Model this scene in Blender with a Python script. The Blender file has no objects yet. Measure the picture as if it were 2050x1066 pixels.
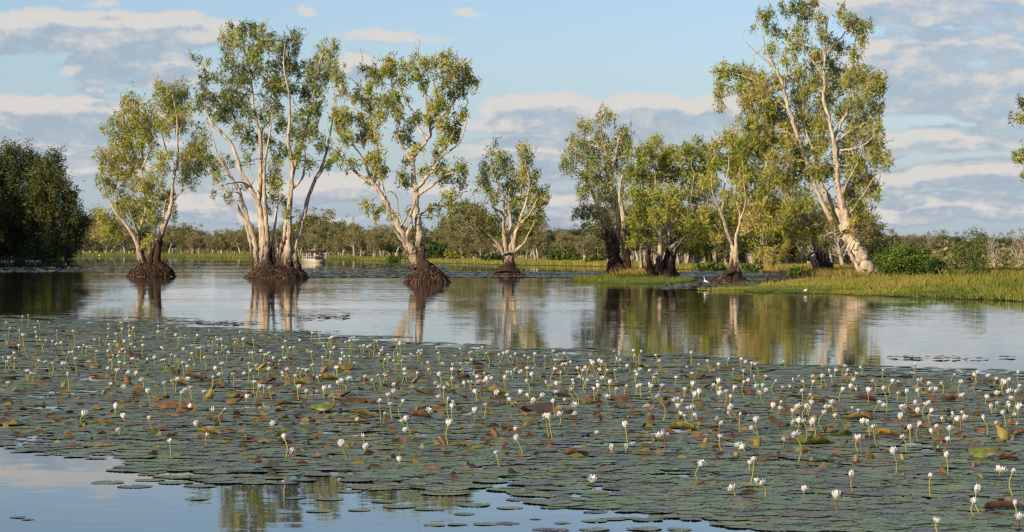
import bpy, bmesh, math, random
import numpy as np
from mathutils import Vector, Matrix, noise as mnoise

random.seed(7)
rng = np.random.default_rng(7)
S = bpy.context.scene
COL = S.collection

# ------------------------------------------------------------------ camera
F, CX, CY, HCAM = 5000.0, 1025.0, 533.0, 2.2
TH = math.atan(37.0 / F)
cd = bpy.data.cameras.new('camera')
cd.sensor_fit = 'HORIZONTAL'
cd.sensor_width = 36.0
cd.lens = 36.0 * F / 2050.0
cd.clip_start = 0.5
cd.clip_end = 9000
cam = bpy.data.objects.new('camera', cd)
COL.objects.link(cam)
cam.location = (0, 0, HCAM)
cam.rotation_euler = (math.pi / 2 - TH, 0, 0)
S.camera = cam

# ------------------------------------------------------------------ light
SUN_EL, SUN_AZ = math.radians(20), math.radians(-138)     # azimuth from +Y (view axis), clockwise
sun_dir = Vector((math.sin(SUN_AZ) * math.cos(SUN_EL), math.cos(SUN_AZ) * math.cos(SUN_EL), math.sin(SUN_EL)))
sl = bpy.data.lights.new('sun', 'SUN')
sl.energy = 4.9
sl.angle = math.radians(0.55)
sl.color = (1.0, 0.83, 0.59)
so = bpy.data.objects.new('sun', sl)
COL.objects.link(so)
so.rotation_euler = sun_dir.to_track_quat('Z', 'Y').to_euler()
so.location = (-60, -60, 60)

S.view_settings.view_transform = 'Standard'
S.view_settings.look = 'None'
S.view_settings.exposure = 0.3
S.view_settings.gamma = 1.0
S.view_settings.use_curve_mapping = False
S.render.engine = 'CYCLES'
S.cycles.use_denoising = True
try:
    S.cycles.denoiser = 'OPENIMAGEDENOISE'
    S.cycles.denoising_input_passes = 'RGB_ALBEDO_NORMAL'
    S.cycles.denoising_prefilter = 'ACCURATE'
except Exception:
    pass
S.cycles.max_bounces = 6
S.cycles.diffuse_bounces = 2
S.cycles.glossy_bounces = 3
S.cycles.transmission_bounces = 3
S.cycles.caustics_reflective = False
S.cycles.caustics_refractive = False
S.cycles.filter_width = 1.3

W_ = bpy.data.worlds.new('World')
S.world = W_
W_.use_nodes = True


class NT:
    """small helper that adds shader nodes to a tree"""
    def __init__(s, nt):
        s.nt = nt

    def n(s, t, **kw):
        x = s.nt.nodes.new(t)
        for k, v in kw.items():
            setattr(x, k, v)
        return x

    def put(s, sock, v):
        if isinstance(v, bpy.types.NodeSocket):
            s.nt.links.new(v, sock)
        else:
            sock.default_value = v

    def m(s, op, a, b=None, c=None, clamp=False):
        x = s.n('ShaderNodeMath', operation=op)
        x.use_clamp = clamp
        s.put(x.inputs[0], a)
        if b is not None:
            s.put(x.inputs[1], b)
        if c is not None:
            s.put(x.inputs[2], c)
        return x.outputs[0]

    def v(s, op, a, b=None):
        x = s.n('ShaderNodeVectorMath', operation=op)
        s.put(x.inputs[0], a)
        if b is not None:
            s.put(x.inputs[1], b)
        return x.outputs['Value'] if op in ('LENGTH', 'DOT_PRODUCT') else x.outputs[0]

    def mix(s, f, a, b, mode='MIX'):
        x = s.n('ShaderNodeMix', data_type='RGBA', blend_type=mode)
        s.put(x.inputs[0], f)
        s.put(x.inputs[6], a if isinstance(a, bpy.types.NodeSocket) else (*a, 1))
        s.put(x.inputs[7], b if isinstance(b, bpy.types.NodeSocket) else (*b, 1))
        return x.outputs[2]

    def noise(s, vec, scale, detail=3, rough=0.55, dim='3D'):
        x = s.n('ShaderNodeTexNoise', noise_dimensions=dim)
        if vec is not None:
            s.put(x.inputs['Vector'], vec)
        x.inputs['Scale'].default_value = scale
        x.inputs['Detail'].default_value = detail
        x.inputs['Roughness'].default_value = rough
        return x

    def ramp(s, f, stops, interp='LINEAR'):
        x = s.n('ShaderNodeValToRGB')
        cr = x.color_ramp
        cr.interpolation = interp
        while len(cr.elements) < len(stops):
            cr.elements.new(0.5)
        for e, (p, c) in zip(cr.elements, stops):
            e.position = p
            e.color = (*c, 1) if len(c) == 3 else c
        s.put(x.inputs[0], f)
        return x.outputs[0]

    def smooth(s, x, lo, hi):
        y = s.n('ShaderNodeMapRange', interpolation_type='SMOOTHSTEP')
        s.put(y.inputs['Value'], x)
        s.put(y.inputs['From Min'], lo)
        s.put(y.inputs['From Max'], hi)
        return y.outputs['Result']


# ---- clouds: soft banks given as (centre, half width, half height, weight) in image pixels = 1/5000 rad
CLOUDS = [
    (190, 72, 330, 44, 1.0), (20, 92, 130, 24, .8), (350, 62, 150, 34, .9), (275, 142, 190, 38, 1.0), (360, 150, 90, 30, .7),
    (120, 232, 260, 38, .9), (290, 228, 110, 26, .7), (100, 288, 260, 26, .9), (250, 282, 120, 22, .6), (180, 345, 190, 26, .6),
    (380, 408, 130, 22, .8), (600, 385, 180, 26, .8), (700, 372, 120, 30, .7), (715, 137, 56, 28, .85), (790, 76, 120, 14, .35),
    (925, 24, 30, 9, .4), (615, 26, 22, 13, .3), (205, 18, 60, 12, .3), (210, 184, 50, 10, .35),
    (1040, 228, 90, 32, .9), (1130, 224, 110, 38, 1.0), (1285, 226, 100, 44, 1.1), (1400, 230, 120, 40, 1.0), (1210, 246, 320, 26, .9),
    (1060, 292, 170, 24, .7), (1110, 330, 130, 34, .8), (1000, 312, 100, 18, .5), (1120, 410, 120, 32, .75), (1300, 285, 260, 24, .9), (1150, 455, 150, 20, .5),
    (1850, 18, 240, 48, 1.0), (2000, 34, 170, 40, 1.0), (1950, 78, 120, 16, .5), (1800, 72, 60, 10, .4),
    (1790, 108, 120, 34, .8), (1930, 112, 170, 34, .9), (1840, 148, 160, 34, 1.0), (1990, 150, 130, 34, .9), (1900, 196, 240, 46, 1.0), (2020, 230, 160, 40, .9),
    (1900, 282, 210, 26, 1.0), (2020, 276, 160, 26, 1.0), (1760, 300, 90, 18, .7), (1930, 350, 160, 30, .9), (2010, 362, 110, 34, 1.0), (1785, 368, 60, 28, .8),
    (1900, 408, 170, 24, .9), (2010, 420, 130, 24, .8), (1800, 432, 150, 22, .7), (880, 385, 90, 18, .4), (560, 432, 220, 18, .4), (60, 330, 140, 20, .6),
]


def build_sky():
    T = NT(W_.node_tree)
    W_.node_tree.nodes.clear()
    out = T.n('ShaderNodeOutputWorld')
    bg = T.n('ShaderNodeBackground')
    bg.inputs['Strength'].default_value = 0.1
    W_.node_tree.links.new(bg.outputs[0], out.inputs[0])
    sky = T.n('ShaderNodeTexSky', sky_type='NISHITA')
    sky.sun_disc = False
    sky.sun_elevation = SUN_EL
    sky.sun_rotation = SUN_AZ
    sky.altitude = 0
    sky.air_density = 1.0
    sky.dust_density = 0.6
    sky.ozone_density = 1.6
    tc = T.n('ShaderNodeTexCoord')
    sep = T.n('ShaderNodeSeparateXYZ')
    W_.node_tree.links.new(tc.outputs['Generated'], sep.inputs[0])
    az = T.m('ARCTAN2', sep.outputs[0], sep.outputs[1])
    el = T.m('ABSOLUTE', T.m('ARCSINE', sep.outputs[2]))

    # a node group that gives the cloud density at (azimuth, elevation)
    g = bpy.data.node_groups.new('cloud_density', 'ShaderNodeTree')
    g.interface.new_socket('P', in_out='INPUT', socket_type='NodeSocketVector')
    g.interface.new_socket('D', in_out='OUTPUT', socket_type='NodeSocketFloat')
    G_ = NT(g)
    gi, go = G_.n('NodeGroupInput'), G_.n('NodeGroupOutput')
    P = gi.outputs[0]
    wob = G_.noise(G_.v('MULTIPLY', P, (1.0, 1.6, 1.0)), 40, 4, 0.6)
    wv = G_.v('SUBTRACT', wob.outputs['Color'], (0.5, 0.5, 0.5))
    Pw = G_.v('ADD', P, G_.v('MULTIPLY', wv, (0.026, 0.008, 0)))
    best = None
    for (cx, cy, rx, ry, w) in CLOUDS:
        c = ((cx - CX) / F, (496 - cy) / F, 0)
        d = G_.v('MULTIPLY', G_.v('SUBTRACT', Pw, c), (F / rx, F / (ry * 1.12), 0))
        e = G_.m('MULTIPLY_ADD', G_.v('LENGTH', d), -w, w)
        if best is None:
            best = e
        else:
            x = G_.n('ShaderNodeMath', operation='SMOOTH_MAX')
            G_.put(x.inputs[0], best)
            G_.put(x.inputs[1], e)
            x.inputs[2].default_value = 0.08
            best = x.outputs[0]
    # the same kind of broken flat banks everywhere else round the sky
    lay = G_.noise(G_.v('MULTIPLY', P, (5.0, 26.0, 1.0)), 1.0, 3, 0.5)
    other = G_.m('MULTIPLY', G_.m('SUBTRACT', lay.outputs[0], 0.52), 4.0)
    ps = G_.n('ShaderNodeSeparateXYZ')
    G_.put(ps.inputs[0], P)
    away = G_.m('MAXIMUM', G_.smooth(G_.m('ABSOLUTE', ps.outputs[0]), 0.19, 0.26), G_.smooth(ps.outputs[1], 0.098, 0.13))
    low = G_.m('SUBTRACT', 1.0, G_.smooth(ps.outputs[1], 0.25, 0.7))
    other = G_.m('ADD', G_.m('MULTIPLY', G_.m('MULTIPLY', other, away), low), G_.m('MULTIPLY', G_.m('SUBTRACT', 1.0, away), -1.0))
    best = G_.m('MAXIMUM', best, other)
    plat = G_.m('MINIMUM', G_.m('MULTIPLY', best, 1.8), 0.46)
    big = G_.noise(G_.v('MULTIPLY', P, (1.0, 2.3, 1.0)), 34, 7, 0.60)
    puff = G_.noise(G_.v('MULTIPLY', P, (1.0, 1.35, 1.0)), 105, 6, 0.62)
    dens = G_.m('ADD', plat, G_.m('MULTIPLY', G_.m('SUBTRACT', big.outputs[0], 0.5), 1.5))
    dens = G_.m('ADD', dens, G_.m('MULTIPLY', G_.m('SUBTRACT', puff.outputs[0], 0.5), 0.75))
    g.links.new(dens, go.inputs[0])

    def dens_at(vec):
        x = W_.node_tree.nodes.new('ShaderNodeGroup')
        x.node_tree = g
        T.put(x.inputs[0], vec)
        return x.outputs[0]

    cxyz = T.n('ShaderNodeCombineXYZ')
    T.put(cxyz.inputs[0], az)
    T.put(cxyz.inputs[1], el)
    P = cxyz.outputs[0]
    d0 = dens_at(P)
    d1 = dens_at(T.v('ADD', P, (-0.0025, 0.0058, 0)))
    alpha = T.smooth(d0, -0.06, 0.45)
    # thick parts are grey, rims turned to the sun are cream
    lit = T.smooth(T.m('SUBTRACT', T.m('SUBTRACT', d0, d1), T.m('MULTIPLY', T.smooth(d0, 0.25, 0.9), 0.10)), -0.24, 0.36)
    K = 10.0
    ccol = T.mix(lit, (0.285 * K, 0.35 * K, 0.435 * K), (0.575 * K, 0.55 * K, 0.525 * K))
    base = T.n('ShaderNodeHueSaturation')
    base.inputs['Saturation'].default_value = 1.0
    base.inputs['Value'].default_value = 1.0
    W_.node_tree.links.new(T.mix(1.0, sky.outputs[0], (0.82, 0.875, 1.07), 'MULTIPLY'), base.inputs['Color'])
    # thin pale haze near the horizon, all round
    hz = T.m('MULTIPLY', T.m('SUBTRACT', 1.0, T.smooth(el, 0.0, 0.10)), 0.68)
    sk = T.mix(hz, base.outputs[0], (0.315 * K, 0.405 * K, 0.515 * K))
    col = T.mix(T.m('MULTIPLY', alpha, T.m('MULTIPLY_ADD', lit, 0.18, 0.76)), sk, ccol)
    W_.node_tree.links.new(col, bg.inputs['Color'])


build_sky()


# ------------------------------------------------------------------ helpers
def ray(px, py):
    a, b = (px - CX) / F, -(py - CY) / F
    return np.array([a, math.cos(TH) + b * math.sin(TH), -math.sin(TH) + b * math.cos(TH)])


def G(px, py, z=0.0):
    """the point of the level z seen at a pixel of the photograph"""
    r = ray(px, py)
    t = (z - HCAM) / r[2]
    return np.array([r[0] * t, r[1] * t, z])


def P3(px, py, Y):
    """the point seen at a pixel, at the distance Y"""
    r = ray(px, py)
    t = Y / r[1]
    return np.array([r[0] * t, Y, HCAM + r[2] * t])


def tag(o, label=None, cat=None, group=None, kind=None):
    if label:
        o['label'] = label
    if cat:
        o['category'] = cat
    if group:
        o['group'] = group
    if kind:
        o['kind'] = kind
    return o


def empty(name, loc, label=None, cat=None, group=None):
    o = bpy.data.objects.new(name, None)
    o.empty_display_size = 0.2
    o.location = loc
    COL.objects.link(o)
    return tag(o, label, cat, group)


def mesh_np(name, verts, faces_list, attrs=None, smooth=False):
    """verts (n,3); faces_list: list of int arrays (m,k); attrs: {name: per-vertex floats}"""
    me = bpy.data.meshes.new(name)
    verts = np.asarray(verts, dtype=np.float32)
    me.vertices.add(len(verts))
    me.vertices.foreach_set('co', verts.ravel())
    nl = sum(f.size for f in faces_list)
    npoly = sum(len(f) for f in faces_list)
    me.loops.add(nl)
    me.polygons.add(npoly)
    vi = np.concatenate([f.ravel() for f in faces_list]).astype(np.int32)
    tot = np.concatenate([np.full(len(f), f.shape[1], dtype=np.int32) for f in faces_list])
    start = np.concatenate([[0], np.cumsum(tot)[:-1]]).astype(np.int32)
    me.loops.foreach_set('vertex_index', vi)
    me.polygons.foreach_set('loop_start', start)
    me.polygons.foreach_set('loop_total', tot)
    if smooth:
        me.polygons.foreach_set('use_smooth', np.ones(npoly, dtype=bool))
    if attrs:
        for k, a in attrs.items():
            at = me.attributes.new(k, 'FLOAT', 'POINT')
            at.data.foreach_set('value', np.asarray(a, dtype=np.float32))
    me.update(calc_edges=True)
    me.validate()
    return me


def obj(name, me, mat=None, parent=None, loc=None):
    o = bpy.data.objects.new(name, me)
    if mat is not None and not me.materials:
        me.materials.append(mat)
    COL.objects.link(o)
    if parent is not None:
        o.parent = parent
    if loc is not None:
        o.location = loc
    return o


class MB:
    """collects tubes / quads, builds ONE mesh"""
    def __init__(s):
        s.v, s.q, s.t, s.a, s.n = [], [], [], [], 0

    def tube(s, pts, rad, k=6, val=None, cap=False):
        pts = np.asarray(pts, float)
        n = len(pts)
        rad = np.asarray(rad, float)
        d = np.gradient(pts, axis=0)
        d /= np.maximum(np.linalg.norm(d, axis=1, keepdims=True), 1e-9)
        ref = np.array([0.0, 1.0, 0.0]) if abs(d[0][1]) < 0.8 else np.array([1.0, 0, 0])
        u = np.cross(d, ref)
        u /= np.maximum(np.linalg.norm(u, axis=1, keepdims=True), 1e-9)
        w = np.cross(d, u)
        a = np.linspace(0, 2 * math.pi, k, endpoint=False)
        if rad.ndim == 1:
            rad = np.repeat(rad[:, None], k, 1)
        ring = pts[:, None, :] + rad[:, :, None] * (np.cos(a)[None, :, None] * u[:, None, :] + np.sin(a)[None, :, None] * w[:, None, :])
        s.v.append(ring.reshape(-1, 3))
        i = np.arange(n - 1)[:, None] * k
        j = np.arange(k)[None, :]
        j2 = (j + 1) % k
        s.q.append((np.stack([i + j, i + j2, i + k + j2, i + k + j], -1).reshape(-1, 4) + s.n))
        s.a.append(np.repeat(np.zeros(n) if val is None else np.asarray(val, float), k))
        if cap:
            c = np.stack([np.full(k - 2, (n - 1) * k), (n - 1) * k + np.arange(1, k - 1), (n - 1) * k + np.arange(2, k)], -1)
            s.t.append(c + s.n)
        s.n += n * k

    def add(s, v, q=None, t=None, val=0.0):
        v = np.asarray(v, float)
        s.v.append(v)
        if q is not None:
            s.q.append(np.asarray(q) + s.n)
        if t is not None:
            s.t.append(np.asarray(t) + s.n)
        s.a.append(np.full(len(v), val))
        s.n += len(v)

    def box(s, c, h, rz=0.0, val=0.0):
        c = np.asarray(c, float)
        p = np.array([[x, y, z] for x in (-1, 1) for y in (-1, 1) for z in (-1, 1)], float) * np.asarray(h, float)
        co, si = math.cos(rz), math.sin(rz)
        p = p @ np.array([[co, si, 0], [-si, co, 0], [0, 0, 1]])
        s.add(p + c, q=[[0, 1, 3, 2], [4, 6, 7, 5], [0, 4, 5, 1], [2, 3, 7, 6], [0, 2, 6, 4], [1, 5, 7, 3]], val=val)

    def mesh(s, name, smooth=True, attr='char'):
        fl = []
        if s.q:
            fl.append(np.concatenate(s.q))
        if s.t:
            fl.append(np.concatenate(s.t))
        return mesh_np(name, np.concatenate(s.v), fl, {attr: np.concatenate(s.a)}, smooth)


def catmull(pts, m):
    """resample a polyline (n,k) smoothly, m steps per span"""
    p = np.asarray(pts, float)
    p = np.vstack([2 * p[0] - p[1], p, 2 * p[-1] - p[-2]])
    out = []
    for i in range(1, len(p) - 2):
        for t in np.linspace(0, 1, m, endpoint=False):
            out.append(0.5 * ((2 * p[i]) + (-p[i - 1] + p[i + 1]) * t + (2 * p[i - 1] - 5 * p[i] + 4 * p[i + 1] - p[i + 2]) * t * t
                              + (-p[i - 1] + 3 * p[i] - 3 * p[i + 1] + p[i + 2]) * t ** 3))
    out.append(p[-2])
    return np.array(out)


# ------------------------------------------------------------------ materials
def mat(name):
    m = bpy.data.materials.new(name)
    m.use_nodes = True
    nt = m.node_tree
    nt.nodes.clear()
    T = NT(nt)
    out = T.n('ShaderNodeOutputMaterial')
    b = T.n('ShaderNodeBsdfPrincipled')
    nt.links.new(b.outputs[0], out.inputs[0])
    return m, T, b, out


def attr(T, name):
    a = T.n('ShaderNodeAttribute', attribute_name=name)
    return a.outputs['Fac']


def objpos(T):
    return T.n('ShaderNodeTexCoord').outputs['Object']


def m_leaf(name, stops, trans=0.35, rough=0.5):
    m, T, b, out = mat(name)
    oi = T.n('ShaderNodeObjectInfo')
    t = T.m('ADD', attr(T, 'tint'), T.m('MULTIPLY', T.m('SUBTRACT', oi.outputs['Random'], 0.5), 0.24))
    c = T.ramp(t, stops)
    T.put(b.inputs['Base Color'], c)
    b.inputs['Roughness'].default_value = rough
    b.inputs['Specular IOR Level'].default_value = 0.3
    tr = T.n('ShaderNodeBsdfTranslucent')
    c2 = T.mix(1.0, c, (1.0, 0.95, 0.5), 'MULTIPLY')
    T.put(tr.inputs[0], c2)
    mx = T.n('ShaderNodeMixShader')
    mx.inputs[0].default_value = trans
    m.node_tree.links.new(b.outputs[0], mx.inputs[1])
    m.node_tree.links.new(tr.outputs[0], mx.inputs[2])
    m.node_tree.links.new(mx.outputs[0], out.inputs[0])
    return m


M = {}
M['leaf'] = m_leaf('paperbark_leaves', [(0.0, (.075, .11, .024)), (0.3, (.19, .245, .034)), (0.6, (.375, .40, .044)), (0.85, (.53, .51, .065)), (1.0, (.44, .30, .15))], 0.29)
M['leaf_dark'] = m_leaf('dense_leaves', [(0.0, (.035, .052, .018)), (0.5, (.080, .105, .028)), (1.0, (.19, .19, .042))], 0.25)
M['leaf_far'] = m_leaf('woodland_leaves', [(0.0, (.085, .100, .045)), (0.4, (.16, .17, .060)), (0.75, (.28, .26, .085)), (1.0, (.28, .21, .13))], 0.25)
M['leaf_bush'] = m_leaf('bush_leaves', [(0.0, (.05, .095, .022)), (0.5, (.11, .18, .030)), (1.0, (.21, .27, .045))], 0.35)
M['leaf_yellow'] = m_leaf('yellow_bush_leaves', [(0.0, (.17, .20, .02)), (1.0, (.38, .36, .03))], 0.35)
M['grass'] = m_leaf('bank_grass', [(0.0, (.075, .125, .020)), (0.35, (.17, .205, .028)), (0.65, (.33, .29, .050)), (1.0, (.38, .215, .085))], 0.3, 0.6)


def m_bark():
    m, T, b, out = mat('paperbark')
    o = objpos(T)
    st = T.noise(T.v('MULTIPLY', o, (5.0, 5.0, 0.9)), 1.0, 5, 0.65)
    patch = T.noise(T.v('MULTIPLY', o, (1.4, 1.4, 0.55)), 1.0, 3, 0.6)
    fib = T.noise(T.v('MULTIPLY', o, (26.0, 26.0, 2.2)), 1.0, 3, 0.6)
    c = T.ramp(st.outputs[0], [(0.30, (.20, .14, .09)), (0.47, (.46, .365, .265)), (0.62, (.68, .58, .44))])
    c = T.mix(T.smooth(patch.outputs[0], 0.56, 0.70), c, (.24, .165, .115))
    c = T.mix(T.m('MULTIPLY', T.smooth(fib.outputs[0], 0.45, 0.75), 0.35), c, (.30, .24, .19))
    dk = T.mix(st.outputs[0], (.012, .009, .008), (.085, .050, .034))
    ch = T.m('ADD', attr(T, 'char'), T.m('MULTIPLY', T.m('SUBTRACT', st.outputs[0], 0.5), 1.7))
    c = T.mix(T.smooth(ch, 0.38, 0.62), c, dk)
    T.put(b.inputs['Base Color'], c)
    b.inputs['Roughness'].default_value = 0.85
    b.inputs['Specular IOR Level'].default_value = 0.2
    bp = T.n('ShaderNodeBump')
    bp.inputs['Strength'].default_value = 0.7
    bp.inputs['Distance'].default_value = 0.12
    T.put(bp.inputs['Height'], T.m('ADD', st.outputs[0], T.m('MULTIPLY', fib.outputs[0], 0.4)))
    m.node_tree.links.new(bp.outputs[0], b.inputs['Normal'])
    return m


def m_simple(name, stops, scale=(4, 4, 4), rough=0.85, spec=0.2, bump=0.0, detail=4, use_attr=None):
    m, T, b, out = mat(name)
    n = T.noise(T.v('MULTIPLY', objpos(T), scale), 1.0, detail, 0.6)
    f = n.outputs[0]
    if use_attr:
        f = T.m('ADD', attr(T, use_attr), T.m('MULTIPLY', T.m('SUBTRACT', f, 0.5), 0.5))
    T.put(b.inputs['Base Color'], T.ramp(f, stops))
    b.inputs['Roughness'].default_value = rough
    b.inputs['Specular IOR Level'].default_value = spec
    if bump:
        bp = T.n('ShaderNodeBump')
        bp.inputs['Strength'].default_value = 0.8
        bp.inputs['Distance'].default_value = bump
        T.put(bp.inputs['Height'], n.outputs[0])
        m.node_tree.links.new(bp.outputs[0], b.inputs['Normal'])
    return m


M['bark'] = m_bark()
M['mound'] = m_simple('root_fibre', [(0.28, (.010, .007, .006)), (0.5, (.040, .023, .016)), (0.72, (.12, .068, .044))], (14, 14, 5), bump=0.25, detail=6)
M['root'] = m_simple('root_strands', [(0.0, (.010, .007, .006)), (0.45, (.045, .026, .018)), (0.8, (.13, .075, .048)), (1.0, (.22, .14, .09))], (5, 5, 5), use_attr='char')
M['bark_far'] = m_simple('pale_far_bark', [(0.3, (.16, .13, .10)), (0.5, (.34, .29, .235)), (0.7, (.50, .44, .37))], (2, 2, .4))
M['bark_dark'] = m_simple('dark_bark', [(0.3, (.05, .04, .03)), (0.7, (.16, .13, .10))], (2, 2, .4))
M['soil'] = m_simple('bank_soil', [(0.3, (.035, .030, .016)), (0.55, (.075, .070, .024)), (0.75, (.12, .095, .040))], (.35, .35, .35))


def m_water():
    m, T, b, out = mat('billabong_water')
    g = T.n('ShaderNodeNewGeometry').outputs['Position']
    rip1 = T.noise(T.v('MULTIPLY', g, (2.0, 6.0, 1)), 1.0, 3, 0.6)
    rip2 = T.noise(T.v('MULTIPLY', g, (0.16, 0.42, 1)), 1.0, 2, 0.5)
    calm = T.noise(T.v('MULTIPLY', g, (0.010, 0.045, 1)), 1.0, 3, 0.6)
    amp = T.m('MULTIPLY_ADD', T.smooth(calm.outputs[0], 0.38, 0.66), 0.050, 0.016)
    # ripples die out among the pads near the camera, which shelter the water
    sp = T.n('ShaderNodeSeparateXYZ')
    T.put(sp.inputs[0], g)
    amp = T.m('MULTIPLY', amp, T.m('MULTIPLY_ADD', T.smooth(sp.outputs[1], 28, 85), 0.65, 0.35))
    a = T.v('SUBTRACT', rip1.outputs['Color'], (0.5, 0.5, 0.5))
    c = T.v('SUBTRACT', rip2.outputs['Color'], (0.5, 0.5, 0.5))
    s = T.v('ADD', a, T.v('MULTIPLY', c, (0.22, 0.22, 0.22)))
    x = T.n('ShaderNodeVectorMath', operation='SCALE')
    T.put(x.inputs[0], s)
    T.put(x.inputs['Scale'], amp)
    nv = T.v('ADD', T.v('MULTIPLY', x.outputs[0], (0.7, 1.0, 0)), (0, 0, 1))
    nv = T.v('NORMALIZE', nv)
    b.inputs['Base Color'].default_value = (.020, .022, .013, 1)
    b.inputs['Roughness'].default_value = 0.02
    b.inputs['IOR'].default_value = 1.33
    T.put(b.inputs['Normal'], nv)
    return m


M['water'] = m_water()


def m_pad():
    m, T, b, out = mat('lily_pad_skin')
    o = T.n('ShaderNodeNewGeometry').outputs['Position']
    oi = T.n('ShaderNodeObjectInfo')
    t = T.m('FRACT', T.m('ADD', attr(T, 'tint'), T.m('MULTIPLY', oi.outputs['Random'], 1.0)))
    n = T.noise(o, 9, 3, 0.6)
    c = T.ramp(t, [(0.0, (.125, .185, .090)), (0.30, (.160, .215, .095)), (0.58, (.195, .235, .085)), (0.72, (.15, .175, .110)), (0.86, (.12, .105, .10)), (0.95, (.17, .135, .09)), (0.97, (.28, .24, .08)), (1.0, (.28, .17, .08))])
    c = T.mix(T.m('MULTIPLY', T.smooth(n.outputs[0], 0.5, 0.75), 0.5), c, (.10, .10, .055))
    n3 = T.noise(o, 45, 3, 0.7)
    c = T.mix(T.m('MULTIPLY', T.smooth(n3.outputs[0], 0.58, 0.70), 0.7), c, (.045, .035, .022))
    rim = attr(T, 'rim')
    c = T.mix(T.m('MULTIPLY', T.smooth(rim, 0.90, 1.0), 0.7), c, (.060, .050, .034))
    T.put(b.inputs['Base Color'], c)
    T.put(b.inputs['Roughness'], T.m('MULTIPLY_ADD', n.outputs[0], 0.25, 0.32))
    b.inputs['Specular IOR Level'].default_value = 0.32
    bp = T.n('ShaderNodeBump')
    bp.inputs['Strength'].default_value = 0.35
    bp.inputs['Distance'].default_value = 0.02
    T.put(bp.inputs['Height'], n.outputs[0])
    m.node_tree.links.new(bp.outputs[0], b.inputs['Normal'])
    return m


M['pad'] = m_pad()


def m_curl(name, top, under):
    """a lifted lily leaf: its upper skin and its veined underside"""
    m, T, b, out = mat(name)
    o = objpos(T)
    n = T.noise(o, 16, 4, 0.6)
    g = T.n('ShaderNodeNewGeometry')
    vein = T.m('MULTIPLY', T.smooth(T.m('SINE', T.m('MULTIPLY', attr(T, 'ang'), 20.0)), 0.55, 1.0), 0.35)
    c = T.mix(g.outputs['Backfacing'], top, under)
    n2 = T.noise(o, 5.5, 3, 0.6)
    c = T.mix(T.m('MULTIPLY', T.smooth(n.outputs[0], 0.45, 0.72), 0.6), c, (.060, .038, .022))
    c = T.mix(T.m('MULTIPLY', T.smooth(n2.outputs[0], 0.5, 0.62), 0.7), c, (.13, .070, .035))
    c = T.mix(vein, c, tuple(min(1, x * 0.55) for x in under))
    T.put(b.inputs['Base Color'], c)
    b.inputs['Roughness'].default_value = 0.42
    tr = T.n('ShaderNodeBsdfTranslucent')
    T.put(tr.inputs[0], T.mix(1.0, c, (1.0, .85, .4), 'MULTIPLY'))
    mx = T.n('ShaderNodeMixShader')
    mx.inputs[0].default_value = 0.25
    m.node_tree.links.new(b.outputs[0], mx.inputs[1])
    m.node_tree.links.new(tr.outputs[0], mx.inputs[2])
    m.node_tree.links.new(mx.outputs[0], out.inputs[0])
    return m


M['curl_y'] = m_curl('olive_lifted_leaf', (.21, .185, .045), (.33, .26, .06))
M['curl_b'] = m_curl('brown_lifted_leaf', (.22, .13, .055), (.34, .17, .085))
M['curl_p'] = m_curl('purple_lifted_leaf', (.09, .075, .06), (.17, .08, .07))
M['curl_g'] = m_curl('green_lifted_leaf', (.17, .23, .04), (.27, .29, .06))
M['curl_o'] = m_curl('amber_lifted_leaf', (.50, .30, .03), (.55, .32, .04))


def m_plain(name, col, rough=0.6, trans=0.0, spec=0.3):
    m, T, b, out = mat(name)
    n = T.noise(objpos(T), 30, 2, 0.5)
    c = T.mix(T.m('MULTIPLY', n.outputs[0], 0.35), col, tuple(x * 0.75 for x in col))
    T.put(b.inputs['Base Color'], c)
    b.inputs['Roughness'].default_value = rough
    b.inputs['Specular IOR Level'].default_value = spec
    if trans:
        tr = T.n('ShaderNodeBsdfTranslucent')
        T.put(tr.inputs[0], c)
        mx = T.n('ShaderNodeMixShader')
        mx.inputs[0].default_value = trans
        m.node_tree.links.new(b.outputs[0], mx.inputs[1])
        m.node_tree.links.new(tr.outputs[0], mx.inputs[2])
        m.node_tree.links.new(mx.outputs[0], out.inputs[0])
    return m


M['petal'] = m_plain('white_petals', (.90, .89, .87), 0.5, 0.35)
M['sepal'] = m_plain('purple_green_sepals', (.21, .15, .12), 0.5, 0.1)
M['sepal_pale'] = m_plain('pale_sepals', (.62, .58, .50), 0.5, 0.3)
M['stem'] = m_plain('yellow_green_stem', (.27, .27, .06), 0.5, 0.1)
M['stem_b'] = m_plain('reddish_stem', (.22, .12, .06), 0.5, 0.1)
M['stamen'] = m_plain('yellow_stamens', (.65, .42, .05), 0.6)
M['hull'] = m_plain('cream_hull_paint', (.42, .365, .27), 0.45)
M['white'] = m_plain('white_paint', (.78, .77, .74), 0.5)
M['canopy'] = m_plain('dark_canopy_cloth', (.045, .035, .05), 0.8)
M['deck'] = m_plain('dull_deck', (.20, .16, .12), 0.8)
M['skin'] = m_plain('skin', (.45, .27, .19), 0.6)
M['hair'] = m_plain('dark_hair', (.05, .035, .025), 0.7)
M['shirt_w'] = m_plain('white_shirt', (.76, .76, .76), 0.8)
M['shirt_p'] = m_plain('plum_shirt', (.16, .06, .13), 0.8)
M['shirt_k'] = m_plain('khaki_shirt', (.35, .27, .17), 0.8)
M['shirt_r'] = m_plain('rose_shirt', (.50, .24, .24), 0.8)
M['shirt_n'] = m_plain('navy_shirt', (.04, .05, .09), 0.8)
M['pants'] = m_plain('dark_trousers', (.05, .05, .06), 0.8)
M['feather'] = m_plain('white_feathers', (.82, .81, .77), 0.7)
M['beak'] = m_plain('dark_beak', (.08, .06, .04), 0.5)


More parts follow.
